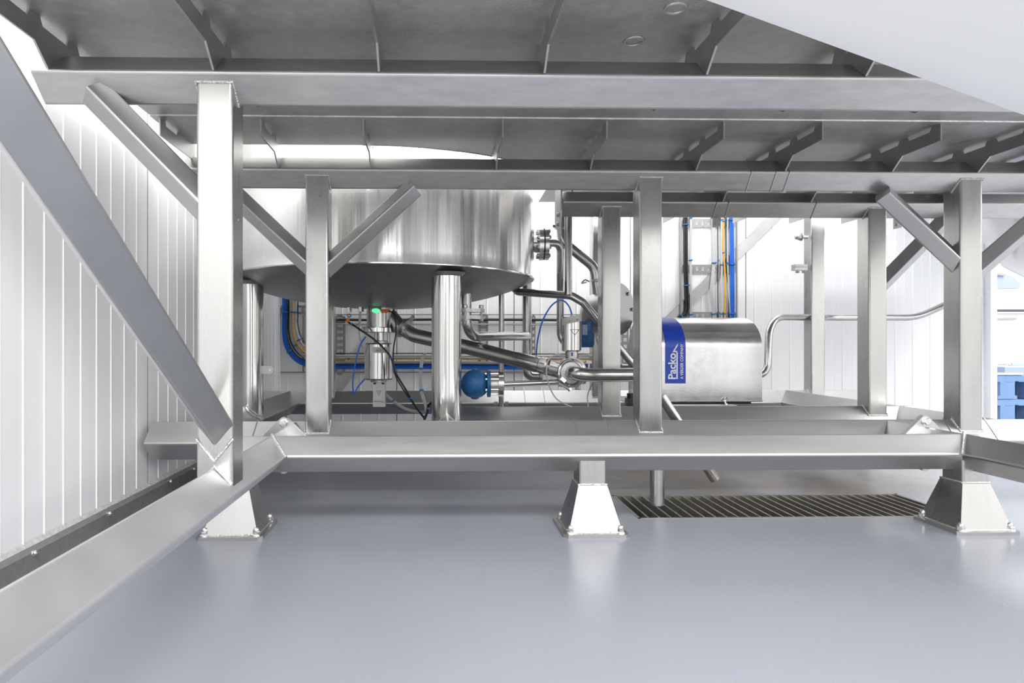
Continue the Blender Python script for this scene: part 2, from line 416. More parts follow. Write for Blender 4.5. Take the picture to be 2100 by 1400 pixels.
# deck sheets
ZD = H + .860
dk = MB()
tc = Vector((-.320, 3.909))                 # tank axis
rc = 1.135
arc = []
for k in range(0, 25):
    a = -pi/2 + (pi*.5)*k/24
    arc.append((tc.x + rc*cos(a), tc.y + rc*sin(a)))
y_arc_end = arc[-1]
dk.prism([(-1.09, 1.30, ZD), (3.47, 1.30, ZD), (3.47, 2.425, ZD), (-1.09, 2.425, ZD)], (0, 0, .006))
plat.part('deck_plate', dk, M['deck'], smooth=False)
dk2 = MB()
poly = [(-1.09, 2.43), (3.47, 2.43), (3.47, 4.25), (arc[-1][0], 4.25)] + arc[::-1] + [(-1.09, arc[0][1])]
dk2.prism([(x, y, ZD - .004) for x, y in poly], (0, 0, .008))
plat.part('deck_plate', dk2, M['deck'], smooth=False)
# a flange strip stands up along the tank opening
ce = MB()
ce.loft([[Vector((x, y, ZD - .006)), Vector((x, y, ZD + .10)), Vector((x + .006*(x - tc.x), y + .006*(y - tc.y), ZD + .10)), Vector((x + .006*(x - tc.x), y + .006*(y - tc.y), ZD - .006))] for x, y in arc])
plat.part('deck_edge', ce, M['rib'])
# ribs under the deck
def rib_top(y0, y1, z, per=.175, st=.045, dep=.020):
    """stitch-welded top edge: short welded lands, long relieved gaps"""
    pts = []; y = y0; first = True
    while y < y1 - .02:
        e = min(y + st, y1); pts += [(y, z), (e, z)]
        g = min(e + per - st, y1)
        if g < y1 - .03: pts += [(e + .010, z - dep), (g - .010, z - dep)]
        y = g
    if pts[-1][0] < y1: pts.append((y1, z))
    return pts
def rib(x, y0, y1, beams, end0=0.0, end1=0.0):
    zr = H + .79; zc = ZT + .004; pts = [(y0, ZD)]
    bot = [(y0 + .0, zr + .05 if end0 else zr)] if not end0 else [(y0, ZD - .012), (y0 + end0, zr)]
    for yb in beams:
        bot += [(yb - .130, zr), (yb - .069, zc), (yb, ZT + .069), (yb + .069, zc), (yb + .130, zr)]
    bot += [(y1 - end1, zr), (y1, ZD - .012)] if end1 else [(y1, zr)]
    top = rib_top(y0, y1, ZD)
    poly = bot + top[::-1]
    mb = MB(); mb.prism([(x - .003, y, z) for y, z in poly], (.006, 0, 0))
    return plat.part('rib', mb, M['rib'], smooth=False)
def xat(px, Y): return at(px, 700, Y).x
for px in (97, 437, 777, 1117, 1450, 1777, 2110):
    rib(xat(px, YA - .07), 1.31, 2.26, [YA], 0, .10)
for px in (383, 570, 760, 1018, 1211, 1428, 1611, 1831, 2007, 2170):
    x = xat(px, Y2 - .07)
    if x < -.95: rib(x, 2.45, arc[0][1] + .02, [], 0, 0)
    elif x < .30: rib(x, 2.45, 2.90 if x > 0 else 2.86, [Y2] if x > -5 else [])
    elif x < .72: rib(x, 2.45, 3.0, [Y2])
    else: rib(x, 2.45, 4.20, [Y2, Y3])
# round drain stubs on the underside of the deck
for px, py in ((1385, 16), (1300, 84)):
    c = at(px, py, 1.0); c = c*0 + Vector((0, 0, H)) + (c - Vector((0, 0, H)))*((ZD - H)/(c.z - H))
    mb = MB(); R_, r_ = .026, .004
    n = 28
    mb.loft([[Vector((c.x + (R_ + r_*cos(b))*cos(a), c.y + (R_ + r_*cos(b))*sin(a), ZD - .001 + r_*sin(b))) for b in [2*pi*j/8 for j in range(8)]] for a in [2*pi*i/n for i in range(n + 1)]], cap=False)
    plat.part('plug_ring', mb, M['deck'])
# hanging tabs under the second deck beam
for px, py in ((1470, 445), (1842, 448)):
    c = at(px, py, Y3 + .02); mb = MB()
    mb.prism([(c.x - .022, c.y, c.z + .02), (c.x - .022, c.y, c.z - .058), (c.x + .02, c.y, c.z - .048), (c.x + .024, c.y, c.z + .02)], (0, .008, 0))
    mb.lathe([(.008, 0), (.008, -.004)], (c.x - .004, c.y, c.z - .035), (0, 1, 0), 14)
    plat.part('hanging_tab', mb, M['rib'], smooth=False)
# bracket at the end of the short deck beam, by the tank
mb = MB(); c = at(1148, 418, Y3)
mb.prism([(c.x - .012, c.y - .09, ZT + .09), (c.x - .012, c.y + .08, ZT + .09), (c.x - .012, c.y + .08, ZT - .09), (c.x - .012, c.y - .03, ZT - .17), (c.x - .012, c.y - .09, ZT - .05)], (.008, 0, 0))
for dz in (-.02, .03): mb.hexnut((c.x - .012, c.y - .02, ZT - .09 + dz), (-1, 0, 0), .011, .010)
plat.part('end_bracket', mb, M['rib'], smooth=False)
mb = MB(); mb.prism([(.615, 3.50, ZD - .006), (.80, 3.45, ZD - .006), (.86, 3.87, ZD - .006), (.625, 3.87, ZD - .006)], (0, 0, .006))
plat.part('edge_plate', mb, M['rib'], smooth=False)
# weld seams across the lower beams
def seam(x, y, z, s, slant=0.0):
    mb = MB(); h = s*.7071 + .001
    mb.tube([(x + slant, y, z + h), (x, y - h, z), (x + slant*.6, y, z - h)], .003, 6)
    plat.part('weld_bead', mb, M['steel'])
for px in (520,): seam(xat(px, Y2 - .04), Y2, ZL2, S2, .006)
for px in (1182, 1246, 1312): seam(xat(px, Y2 - .04), Y2, ZL2, S2)
for px in (1076, 1116): seam(xat(px, Y4 - .04), Y4, ZL2, S2)
seam(xat(1598, Y4 - .04), Y4, ZL2, S2, .01)
for px in (1535, 1585, 1612): seam(xat(px, Y2 - .04), Y2, ZT, S, .012)
for px in (1465, 1490, 1668): seam(xat(px, Y3 - .04), Y3, ZT, S, .012)
for xx in (2.255, 2.44): seam(xx, Y2, ZL2, S2, .01)
for sx, xx in ((1, XLB), (-1, XRB)):
    mb = MB(); mb.tube([(xx + sx*.002, Y1 - .0, ZL1 + .073), (xx + sx*.0725, Y1 - .0715, ZL1)], .0055, 8)
    plat.part('weld_bead', mb, M['weld'])
# square flange joints in the side beams
def flange(x):
    yc = 2.575; hd = .122
    def dia(y, t):
        r = .018; pts = []
        for q in range(4):
            a0 = q*pi/2
            for k in (-1, -.5, 0, .5, 1):
                a = a0 + k*pi/4; c_ = Vector((cos(a0), sin(a0)))*(hd - r*1.414)
                pts.append((x + c_.x + r*cos(a), y, ZL1 + c_.y + r*sin(a)))
        return MB().prism(pts, (0, t, 0))
    p = plat.part('flange_plate', dia(yc - .0125, .012), M['steel'], smooth=False)
    plat.part('flange_plate', dia(yc + .0005, .012), M['steel'], smooth=False)
    for q in range(4):
        a = q*pi/2; o = Vector((x + .090*cos(a), yc - .0125, ZL1 + .090*sin(a)))
        b = MB(); b.lathe([(.0175, 0), (.0175, .002)], o, (0, -1, 0), 18); b.hexnut(o + Vector((0, -.002, 0)), (0, -1, 0), .0155, .011, .5)
        plat.part('bolt', b, M['chrome'], p, smooth=False)
flange(XLB); flange(XRB)
# feet
def foot(x, y, ztop):
    mb = MB(); hb, ht, z0, z1 = .098, .052, .012, .177
    mb.add([(x-hb,y-hb,z0),(x+hb,y-hb,z0),(x+hb,y+hb,z0),(x-hb,y+hb,z0),(x-ht,y-ht,z1),(x+ht,y-ht,z1),(x+ht,y+ht,z1),(x-ht,y+ht,z1)],
           [(0,3,2,1),(4,5,6,7),(0,1,5,4),(1,2,6,5),(2,3,7,6),(3,0,4,7)])
    mb.beam((x, y, z1 - .005), (x, y, ztop), S, 0, up=(0, 1, 0))
    f = plat.part('foot', mb, M['steel_z'], smooth=False)
    hp = .118; c = .014
    pl = MB(); pl.prism([(x-hp+c,y-hp,0),(x+hp-c,y-hp,0),(x+hp,y-hp+c,0),(x+hp,y+hp-c,0),(x+hp-c,y+hp,0),(x-hp+c,y+hp,0),(x-hp,y+hp-c,0),(x-hp,y-hp+c,0)], (0, 0, .012))
    plat.part('base_plate', pl, M['steel'], f, smooth=False)
    wd = MB(); e = hb + .002
    wd.tube([(x-e,y-e,.014),(x+e,y-e,.014),(x+e,y+e,.014),(x-e,y+e,.014),(x-e,y-e,.014)], .004, 6)
    plat.part('weld_bead', wd, M['weld'], f); wd = MB()
    e = ht; wd.tube([(x-e,y-e,z1),(x+e,y-e,z1),(x+e,y+e,z1),(x-e,y+e,z1),(x-e,y-e,z1)], .0035, 6)
    plat.part('weld_bead', wd, M['weld'], f)
    for i in (-1, 1):
        for j in (-1, 1):
            n = MB(); n.domenut((x + i*.091, y + j*.091, .012), (0, 0, 1), .0125)
            plat.part('dome_nut', n, M['chrome'], f)
foot(-.735, Y1, ZL1); foot(.574, Y1, ZL1 - .02); foot(2.01, Y1, ZL1 - .02)

# ------------------------------------------------------------------ drain grate in the floor
gr = T('drain_grate', 'rectangular slotted steel drain grate set flush in the grey floor', 'grate', ((gx0 + gx1)/2, (gy0 + gy1)/2, -.03))
fr = MB(); fw = .012
fr.box((gx0, gy0, -.03), (gx1, gy0 + fw, .001)); fr.box((gx0, gy1 - fw, -.03), (gx1, gy1, .001))
fr.box((gx0, gy0, -.03), (gx0 + fw, gy1, .001)); fr.box((gx1 - fw, gy0, -.03), (gx1, gy1, .001))
gr.part('frame', fr, M['grate'], smooth=False)
nb = 29
for i in range(1, nb):
    x = gx0 + (gx1 - gx0)*i/nb; b = MB(); b.box((x - .0035, gy0 + fw, -.03), (x + .0035, gy1 - fw, .0))
    gr.part('bar', b, M['grate'], smooth=False)

# ------------------------------------------------------------------ tank
RT, HR = .912, H + .372
tank = T('storage_tank', 'large polished stainless round tank with shallow dished bottom behind the frame', 'tank', (tc.x, tc.y, 0))
sh = MB(); sh.lathe([(RT, HR), (RT + .002, HR + .004), (RT, HR + .008), (RT, HR + .062), (RT, HR + .5), (RT, HR + 1.5)], (tc.x, tc.y, 0), n=160)
tank.part('shell', sh, M['shell'])
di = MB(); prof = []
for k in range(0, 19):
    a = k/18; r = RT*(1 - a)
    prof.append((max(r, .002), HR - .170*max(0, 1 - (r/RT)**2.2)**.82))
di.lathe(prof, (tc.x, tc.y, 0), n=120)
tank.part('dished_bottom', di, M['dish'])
rim = MB(); rim.lathe([(RT - .004, HR - .006), (RT + .004, HR - .003), (RT + .004, HR + .002), (RT - .004, HR + .004)], (tc.x, tc.y, 0), n=120, cap=False)
tank.part('rim_seam', rim, M['chrome'])
def leg(x, y, r, zb, zt):
    mb = MB(); mb.lathe([(r, zb), (r, zt)], (x, y, 0), n=40); p = tank.part('leg', mb, M['tank'])
    w = MB(); w.tube([(x + (r + .001)*sin(t), y - (r + .001)*cos(t), zb + .05 - abs(sin(t))*r*.95 + .035) for t in [(-90 + 10*k)*pi/180 for k in range(19)]], .0035, 6)
    tank.part('weld_bead', w, M['weld'], p)
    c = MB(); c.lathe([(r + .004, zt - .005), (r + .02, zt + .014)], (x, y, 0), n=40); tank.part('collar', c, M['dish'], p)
pL = at(915.5, 700, 3.18); leg(pL.x, 3.18, pxm(30.5, 915, 3.18), H - .44, H + .330)
pL2 = at(513, 700, 3.50); leg(pL2.x, 3.50, .071, H - .43, H + .315)
# lug with hole welded to the rear-left leg
lg = MB(); q = at(541, 758, 3.50)
pts = [(q.x - .01, 3.49, q.z - .022), (q.x + .035, 3.49, q.z - .022)] + [(q.x + .035 + .022*sin(t), 3.49, q.z - .022*cos(t)) for t in [pi*k/8 for k in range(1, 8)]] + [(q.x + .035, 3.49, q.z + .022), (q.x - .01, 3.49, q.z + .022)]
lg.prism(pts, (0, .006, 0)); lu = tank.part('lug', lg, M['steel'], smooth=False)
lh = MB(); lh.lathe([(.008, 0), (.008, -.0012)], (q.x + .035, 3.49, q.z), (0, 1, 0), 16); tank.part('hole', lh, M['white'], lu)
# side nozzle with bolted sight-glass flange
nd = Vector((cos(radians(-4)), sin(radians(-4)), 0)); no = Vector((tc.x, tc.y, at(1115, 501, 3.85).z)) + nd*(RT + .0)
nz = MB(); nz.lathe([(.050, -.03), (.050, .045)], no, nd, 32); npart = tank.part('side_nozzle', nz, M['pipe'])
f1 = MB(); f1.lathe([(.098, .030), (.098, .056)], no, nd, 40); tank.part('flange_ring', f1, M['chrome'], npart)
f2 = MB(); f2.lathe([(.095, .056), (.095, .064)], no, nd, 40); tank.part('gasket', f2, M['gask'], npart)
f3 = MB(); f3.lathe([(.098, .064), (.098, .088)], no, nd, 40); tank.part('flange_ring', f3, M['chrome'], npart)
ux = Vector((-nd.y, nd.x, 0)); uz = Vector((0, 0, 1))
for kk in range(8):
    a = kk*pi/4 + .39; o = no + (ux*cos(a) + uz*sin(a))*.079
    b = MB(); b.lathe([(.006, .028), (.006, .09)], o, nd, 10); b.hexnut(o + nd*.030, -nd, .013, .013); b.hexnut(o + nd*.088, nd, .012, .011); tank.part('bolt', b, M['cast'], npart, smooth=False)
# small sensors screwed into the bottom
def Pt(px, py, Y): return at(px, py, Y)

# ------------------------------------------------------------------ pipes
def pipe(name, label, pts, rpx, Y=None, bend=.07, m='pipe', extra=None, group=None):
    P = [at(*p) if len(p) == 3 else p for p in pts]
    mid = pts[len(pts)//2]
    r = pxm(rpx, mid[0], mid[2])
    t = T(name, label, 'pipe', P[-1], group)
    mb = MB(); mb.tube(fillet(P, bend), r, 22); body = t.part('tube', mb, M[m])
    t.r = r; t.body = body
    return t
def band(t, px, py, Y, axis, rpx, wpx, m='chrome', name='clamp', ear=None, parent=None):
    r = pxm(rpx, px, Y); w = pxm(wpx, px, Y); mb = MB(); ax = Vector(axis).normalized()
    o = at(px, py, Y) - ax*w/2
    mb.lathe([(r*.8, 0), (r, w*.15), (r, w*.85), (r*.8, w)], o, ax, 28)
    if ear:
        e = Vector(ear).normalized(); mb.cbox(o + ax*w/2 + e*r*1.15, (w*.9, w*.9, r*.5), e.to_track_quat('Z', 'Y').to_matrix())
    return t.part(name, mb, M[m], parent)

# suction pipe from the tank valve to the pump
pA = pipe('suction_pipe', 'thick shiny pipe sloping from tank outlet valve down to the right-hand valve', [(795, 640, 3.88), (822, 672, 3.84), (850, 688, 3.80), (960, 712, 3.68), (1120, 752, 3.40), (1156, 761, 3.34)], 15, bend=.10)
band(pA, 829, 672, 3.83, (at(850, 690, 3.80) - at(808, 655, 3.86)), 23, 7, 'cast', ear=(.5, -.3, .6))
band(pA, 1116, 750, 3.375, (at(1130, 753, 3.35) - at(1080, 742, 3.43)), 17.5, 20, 'pipe', 'reducer')
pB = pipe('pump_inlet_pipe', 'thick dull pipe running right from clamped valve across the middle post', [(1168, 762, 3.36), (1178, 766, 3.235), (1215, 769, 3.235), (1328, 768, 3.25), (1332, 765, 3.70)], 14, bend=.055)
# second outlet with bolted flange pair
pC = pipe('flanged_outlet_pipe', 'shiny bent pipe below bolted oval flanges, right of the thick tank leg', [(957, 585, 3.55), (957, 690, 3.55), (1081, 689, 4.06)], 10, bend=.095)
for y0, nm in ((636, 'upper'), (650, 'lower')):
    o = at(957, y0, 3.55); mb = MB(); z = o.z - .012
    mb.lathe([(.052, 0), (.052, .020)], (o.x, o.y, z), n=28)
    mb.prism([(o.x, o.y - .05, z), (o.x + .075, o.y - .035, z), (o.x + .10, o.y - .018, z), (o.x + .10, o.y + .018, z), (o.x + .075, o.y + .035, z), (o.x, o.y + .05, z)], (0, 0, .020))
    pC.part('flange_ring', mb, M['cast'], smooth=False)
for dx, dy in ((.082, 0), (-.01, -.04), (-.04, .03)):
    o = at(957, 650, 3.55); b = MB(); b.hexnut((o.x + dx, o.y + dy, o.z + .05), (0, 0, 1), .013, .018); b.hexnut((o.x + dx, o.y + dy, o.z - .012), (0, 0, -1), .013, .012)
    b.lathe([(.006, 0), (.006, .06)], (o.x + dx, o.y + dy, o.z - .012)); pC.part('bolt', b, M['cast'], smooth=False)
pD = pipe('riser_pipe', 'upright shiny pipe dropping from tank rim with hooked lower end, right of flanged pipe', [(1081, 560, 4.15), (1081, 772, 4.15), (1108, 772, 4.15)], 9.2, bend=.075)
band(pD, 1108, 772, 4.15, (1, 0, 0), 12, 7, 'cast', 'union_nut')
pE = pipe('thin_support_pipe', 'thin upright tube rising from the floor behind blue ball valve flange', [(1028, 578, 3.95), (1028, 927, 3.95)], 5.2)
for dx in (-1, 1):
    o = at(1028 + dx*11, 827, 3.93); mb = MB(); mb.cbox(o, (.022, .02, .022)); mb.hexnut(o + Vector((0, -.01, 0)), (0, -1, 0), .007, .006)
    pE.part('foot_clamp', mb, M['chrome'], smooth=False)
# pipes at the right side of the tank
pF = pipe('nozzle_drop_pipe', 'bent pipe leaving the bolted side nozzle and dropping straight down', [(1122, 498, 3.845), (1149, 499, 3.90), (1149, 600, 4.02), (1149, 690, 4.06), (1172, 722, 4.02)], 7.4, bend=.085)
pG = pipe('hanging_pipe', 'dark upright pipe hanging from short deck beam down to a welded tee', [(1165.5, 440, 3.62), (1165.5, 604, 3.62)], 7.8)
pH = pipe('cross_pipe', 'pipe crossing from tank bottom then bending down behind the middle post', [(1052, 560, 3.98), (1056, 598, 3.92), (1172, 606, 3.62), (1196, 620, 3.60), (1310, 762, 3.62)], 8.2, bend=.06)
pI = pipe('drum_feed_pipe', 'bent pipe from deck beam clamp diagonally down into the round drum', [(1150, 440, 3.95), (1152, 494, 3.95), (1219, 548, 3.95), (1226, 606, 3.96)], 10, bend=.10)
band(pI, 1150, 468, 3.95, (0, 0, 1), 14, 6, 'chrome', ear=(-1, -.3, .2))
band(pI, 1225, 576, 3.955, (0, 0, 1), 14, 6, 'cast')
b = MB(); o = at(1208, 577, 3.93); b.tube(smoothpath([o, o + Vector((-.03, -.02, .008)), o + Vector((-.05, -.02, -.012)), o + Vector((-.02, -.02, -.006))]), .005, 8)
pI.part('clamp_handle', b, M['cast'])
# hand rail along the back wall
pJ = pipe('hand_rail', 'thin steel rail curving up beside pump hood and running along back wall', [(1545, 775, 4.25), (1574, 762, 4.25), (1578, 650, 4.30), (1700, 651, 4.62), (1880, 651, 4.66), (1960, 615, 4.68)], 6.5, bend=[.10, .17, .3, .45])
# drain stubs
pK = pipe('drain_pipe', 'short upright steel drain stub ending just above the floor grate', [(1347.5, 905, 2.60), (1347.5, 1030, 2.60)], 14.5)
ring = MB(); o = at(1347.5, 1034, 2.60); ring.lathe([(pK.r*.98, 0), (pK.r*1.0, .01)], (o.x, o.y, o.z), n=24); pK.part('pipe_end', ring, M['steel'])
pl = at(1372, 822, 3.12); pe = at(1466, 982, 3.05)
pLp = pipe('slanted_drain_pipe', 'slanted open-ended drain tube passing down behind the base beams', [(1356, 812, 3.02), (1466, 983, 3.02)], 10)
mb = MB(); d = (at(1466, 983, 3.02) - at(1356, 812, 3.02)).normalized(); mb.lathe([(pLp.r*.8, 0), (pLp.r*.8, .0015)], at(1466, 983, 3.02), d, 20); pLp.part('open_bore', mb, M['black'])
# supply pipe of the ball valve
pM = pipe('ball_valve_pipe', 'slim pipe from blue ball valve flange to the clamped valve', [(1030, 788, 3.30), (1200, 781, 3.36)], 6)

# ------------------------------------------------------------------ blue ball valve
bv = T('ball_valve', 'blue cast ball valve with bolted flange beside the thick tank leg', 'valve', at(975, 818, 3.30))
o = at(974, 787, 3.30); r = pxm(29.5, 974, 3.30); mb = MB(); mb.sphere(o, r)
mb.lathe([(r*.18, 0), (r*.16, r*.16)], o + Vector((0, 0, r*.93)), n=12); mb.lathe([(r*.3, 0), (r*.2, r*.1)], o + Vector((0, 0, -r*.96)), (0, 0, -1), n=12)
mb.lathe([(r*1.004, -.002), (r*1.004, .002)], o, (0, 0, 1), 32)
bv.part('ball', mb, M['blue'])
def discx(t, name, px, py, Y, rpx, wpx, m, parent=None):
    mb = MB(); w = pxm(wpx, px, Y); mb.lathe([(pxm(rpx, px, Y), 0), (pxm(rpx, px, Y), w)], at(px, py, Y), (1, -.05, 0), 32); return t.part(name, mb, M[m], parent)
discx(bv, 'flange_ring', 999, 787, 3.30, 27, 7, 'blue')
discx(bv, 'sleeve', 1006, 788, 3.30, 17, 18, 'cast')
discx(bv, 'flange_ring', 1022, 788, 3.30, 26, 10, 'pipe')
for k in range(6):
    a = k*pi/3 + .5; q = at(1000, 787, 3.30) + Vector((0, cos(a), sin(a)))*pxm(21, 1000, 3.3)
    b = MB(); b.hexnut(q - Vector((.008, 0, 0)), (-1, 0, 0), .008, .008); b.lathe([(.004, 0), (.004, .075)], q - Vector((.008, 0, 0)), (1, 0, 0), 10)
    bv.part('bolt', b, M['chrome'])

# ------------------------------------------------------------------ tank outlet valve
V1 = 3.86
v1 = T('outlet_valve', 'upright steel actuator valve hanging under the middle of the tank bottom', 'valve', at(778, 836, V1))
def cyl(t, name, px, y0, y1, rpx, Y, m, parent=None, bev=.12, n=40, label=None):
    a = at(px, y1, Y); h = at(px, y0, Y).z - a.z; r = pxm(rpx, px, Y); e = min(h, r)*bev; mb = MB()
    mb.lathe([(r - e, 0), (r, e), (r, h - e), (r - e, h)], a, n=n); return t.part(name, mb, M[m], parent, label)
cyl(v1, 'valve_body', 779, 622, 673, 27, V1, 'pipe', bev=.03)
cyl(v1, 'flange_ring', 778, 671, 682, 37, V1, 'chrome')
cyl(v1, 'neck', 781, 680, 705, 8, V1, 'chrome')
for px in (771, 797): cyl(v1, 'yoke_rod', px, 680, 705, 3, V1 - .02, 'cast')
cyl(v1, 'spacer', 783, 698, 706, 17, V1, 'cast')
act = cyl(v1, 'actuator', 777, 703, 778, 29.5, V1, 'tank', bev=.10)
tp = MB(); r = pxm(30.0, 777, V1)
c = at(777, 703, V1); z0, z1 = at(777, 723, V1).z, at(777, 711, V1).z
ring = []
for z in (z0, z1):
    ring.append([(c.x + r*sin(t), c.y - r*cos(t), z) for t in [(-18 + 9*k)*pi/180 for k in range(9)]])
tp.add(ring[0] + ring[1], [(i, i + 1, i + 10, i + 9) for i in range(8)]); v1.part('tape_label', tp, M['tape'], act)
tx = MB(); rr = r + .0012
for k, (t, h1) in enumerate(((-5, .6), (-2, .9), (1, .45), (4, .7), (8, .5), (12, .8))):
    a = radians(t); p = Vector((c.x + rr*sin(a), c.y - rr*cos(a), z0 + (z1 - z0)*.25)); tx.tube([p, p + Vector((.003, 0, (z1 - z0)*.5*h1))], .0009, 5)
v1.part('handwriting', tx, M['print'], act)
cyl(v1, 'base_collar', 777, 776, 783, 17, V1, 'cast')
bx = MB(); a, b = at(765, 834, V1 - .04), at(789.5, 783, V1 - .04); bx.box((a.x, V1 - .045, a.z), (b.x, V1 + .03, b.z))
hd = v1.part('control_head', bx, M['cab_white'], smooth=False, label='pale grey control head')
tri = MB(); yv = V1 - .0465
def loopline(pts, w):
    m_ = MB()
    for i in range(len(pts)): m_.tube([pts[i], pts[(i + 1) % len(pts)]], w, 6)
    return m_
A_, B_, C_ = at(772, 801, yv), at(782, 801, yv), at(777, 810, yv)
v1.part('warning_triangle', loopline([A_, B_, C_], .0011), M['print'], hd)
b = MB(); q = at(777, 803.6, yv); b.cbox(q, (.010, .001, .003)); v1.part('triangle_mark', b, M['orange'], hd)
b = MB()
for px in (768.5, 785.5): b.cbox(at(px, 786, yv), (.016, .002, .011))
v1.part('latch', b, M['black'], hd)
q = at(781.5, 821.6, yv)
v1.part('lettering', place_text('PENTAIR', .0095, q, (-1, 0, 0), (0, 0, -1), fitlen=pxm(14, 777, yv)), M['print'], hd)
q = at(781, 818.4, yv)
v1.part('lettering', place_text('S\u00dcDMO', .006, at(781, 818.6, yv), (-1, 0, 0), (0, 0, -1), fitlen=pxm(9, 777, yv)), M['cab_grey'], hd)
q = at(784.4, 823.2, yv); s_ = pxm(1.6, 784, yv)
v1.part('logo_mark', loopline([q + Vector((s_, 0, 0)), q + Vector((0, 0, s_*1.5)), q + Vector((-s_, 0, 0)), q + Vector((0, 0, -s_*1.5))], .0009), M['print'], hd)

# green lit level sensor and the two small fittings
ls = T('level_sensor', 'small round sensor glowing green under the tank bottom', 'sensor', at(771, 640, 3.80))
lax = Vector((0, -.42, -1)).normalized()
mb = MB(); o = at(771, 636.5, 3.765); mb.lathe([(.026, -.035), (.033, -.03), (.033, -.004), (.029, .0)], o, lax, n=28); ls.part('housing', mb, M['cast'])
mb = MB(); mb.lathe([(.025, -.003), (.025, .003), (.018, .008)], o, lax, n=28); ls.part('lamp', mb, M['green'])
mb = MB(); p0, p1 = at(782, 638, 3.785), at(797, 637, 3.785); mb.tube([p0, p1], [.011, .009], 14); ls.part('connector', mb, M['orange'])
sn = T('bottom_sensor', 'small steel sensor with orange plug screwed into tank bottom', 'sensor', at(714, 660, 3.80))
cyl(sn, 'hex_fitting', 716.5, 630, 641, 5.8, 3.80, 'chrome', n=6, bev=.05)
mb = MB(); mb.sphere(at(716, 647, 3.80), pxm(4.4, 716, 3.8), 16, 10); sn.part('ball_joint', mb, M['cast'])
cyl(sn, 'plug', 713.5, 654, 661.5, 3.7, 3.80, 'orange')
sn2 = T('probe_fitting', 'thin steel probe with grey lead under tank bottom, right of the orange plug', 'sensor', at(740, 700, 3.80))
cyl(sn2, 'hex_fitting', 740.5, 628, 639, 6, 3.80, 'chrome', n=6, bev=.05)
mb = MB(); mb.tube(smoothpath([at(739, 639, 3.8), at(738, 655, 3.8), at(736.5, 678, 3.8), at(741, 703, 3.8), at(749, 728, 3.83)]), [pxm(2.6, 740, 3.8)]*10 + [pxm(1.6, 740, 3.8)]*15, 10); sn2.part('lead', mb, M['cab_grey'])

# right-hand valve
V2 = 3.36
v2 = T('process_valve', 'steel cylinder valve with triangle mark clamped between the two thick pipes', 'valve', at(1172, 800, V2))
a2 = cyl(v2, 'actuator', 1172, 650, 720, 20, V2, 'tank', bev=.12)
tp = MB(); r = pxm(20.6, 1172, V2); c = at(1172, 700, V2)
ring = []
for sgn in (0, 1):
    ring.append([(c.x + r*sin(t), c.y - r*cos(t), at(1172, (668 if sgn == 0 else 654) - 12*(k/14), V2).z) for k, t in enumerate([(-85 + 12.5*k)*pi/180 for k in range(15)])])
tp.add(ring[0] + ring[1], [(i, i + 1, i + 16, i + 15) for i in range(14)]); v2.part('tape_label', tp, M['tape'], a2)
tx = MB(); rr = r + .0012
for k, (t, h1) in enumerate(((-48, .8), (-36, .6), (-24, .9), (-12, .5), (2, .3), (14, .7), (20, .8), (28, .5))):
    a = radians(t); y_ = 662 - 12*((t + 85)/175); p = Vector((c.x + rr*sin(a), c.y - rr*cos(a), at(1172, y_ + 3, V2).z)); tx.tube([p, p + Vector((.004, 0, .013*h1))], .001, 5)
v2.part('handwriting', tx, M['print'], a2)
yv = V2 - pxm(20, 1172, V2) - .001
def surf(px, py):
    c_ = at(1172, py, V2); r_ = pxm(20, 1172, V2) + .0006; dx = pxm(px - 1172, 1172, V2)
    return Vector((c_.x + dx, V2 - math.sqrt(r_*r_ - dx*dx), c_.z))
tri_ = [(1165, 676), (1184, 676), (1174.5, 687)]; mb = MB()
for i in range(3):
    (xa_, ya_), (xb_, yb_) = tri_[i], tri_[(i + 1) % 3]
    mb.tube([surf(xa_ + (xb_ - xa_)*k/8, ya_ + (yb_ - ya_)*k/8) for k in range(9)], .0014, 6)
v2.part('warning_triangle', mb, M['print'], a2)
cyl(v2, 'neck', 1172.5, 718, 734, 13, V2, 'cast', bev=.05)
b = MB(); b.cbox(at(1173, 726, V2 - .037), (.009, .006, .018)); v2.part('indicator', b, M['bluep'])
hou = MB(); hou.lathe([(.055, -.05), (.078, -.045), (.078, .02), (.06, .03)], at(1170, 763, V2), (0, 1, 0), 36); v2.part('valve_body', hou, M['cast'])
# ring clamp facing the viewer
o = at(1172, 764, V2 - .05); cl = MB()
n = 36; R_, r_ = pxm(25, 1172, V2), .010
cl.loft([[o + Vector(((R_ + r_*cos(b))*cos(a), r_*1.2*sin(b), (R_ + r_*cos(b))*sin(a))) for b in [2*pi*j/8 for j in range(8)]] for a in [2*pi*i/n for i in range(n + 1)]], cap=False)
clp = v2.part('clamp', cl, M['chrome'])
b = MB(); q = o + Vector((-R_*.75, -.012, -R_*.55)); rot = Matrix.Rotation(radians(40), 3, 'Y'); b.cbox(q, (.03, .03, .018), rot); b.tube([q + Vector((-.02, -.01, -.02)), q + Vector((.035, -.01, -.05))], .006, 8); b.hexnut(q + Vector((.03, -.01, -.045)), (.5, 0, -.6), .012, .014)
v2.part('clamp_bolt', b, M['chrome'], clp)
b = MB(); b.tube(fillet([at(1200, 745, V2 - .02), at(1207, 741, V2 - .02), at(1207, 755, V2 - .02)], .01), .006, 8); b.cbox(at(1207, 742, V2 - .02), (.03, .02, .016)); v2.part('clamp_bolt', b, M['cast'], clp)
for px, py in ((1150, 784), (1166, 790), (1185, 791)):
    b = MB(); b.hexnut(at(px, py, V2), (0, 0, -1), .016, .022); v2.part('lower_bolt', b, M['cast'], smooth=False)
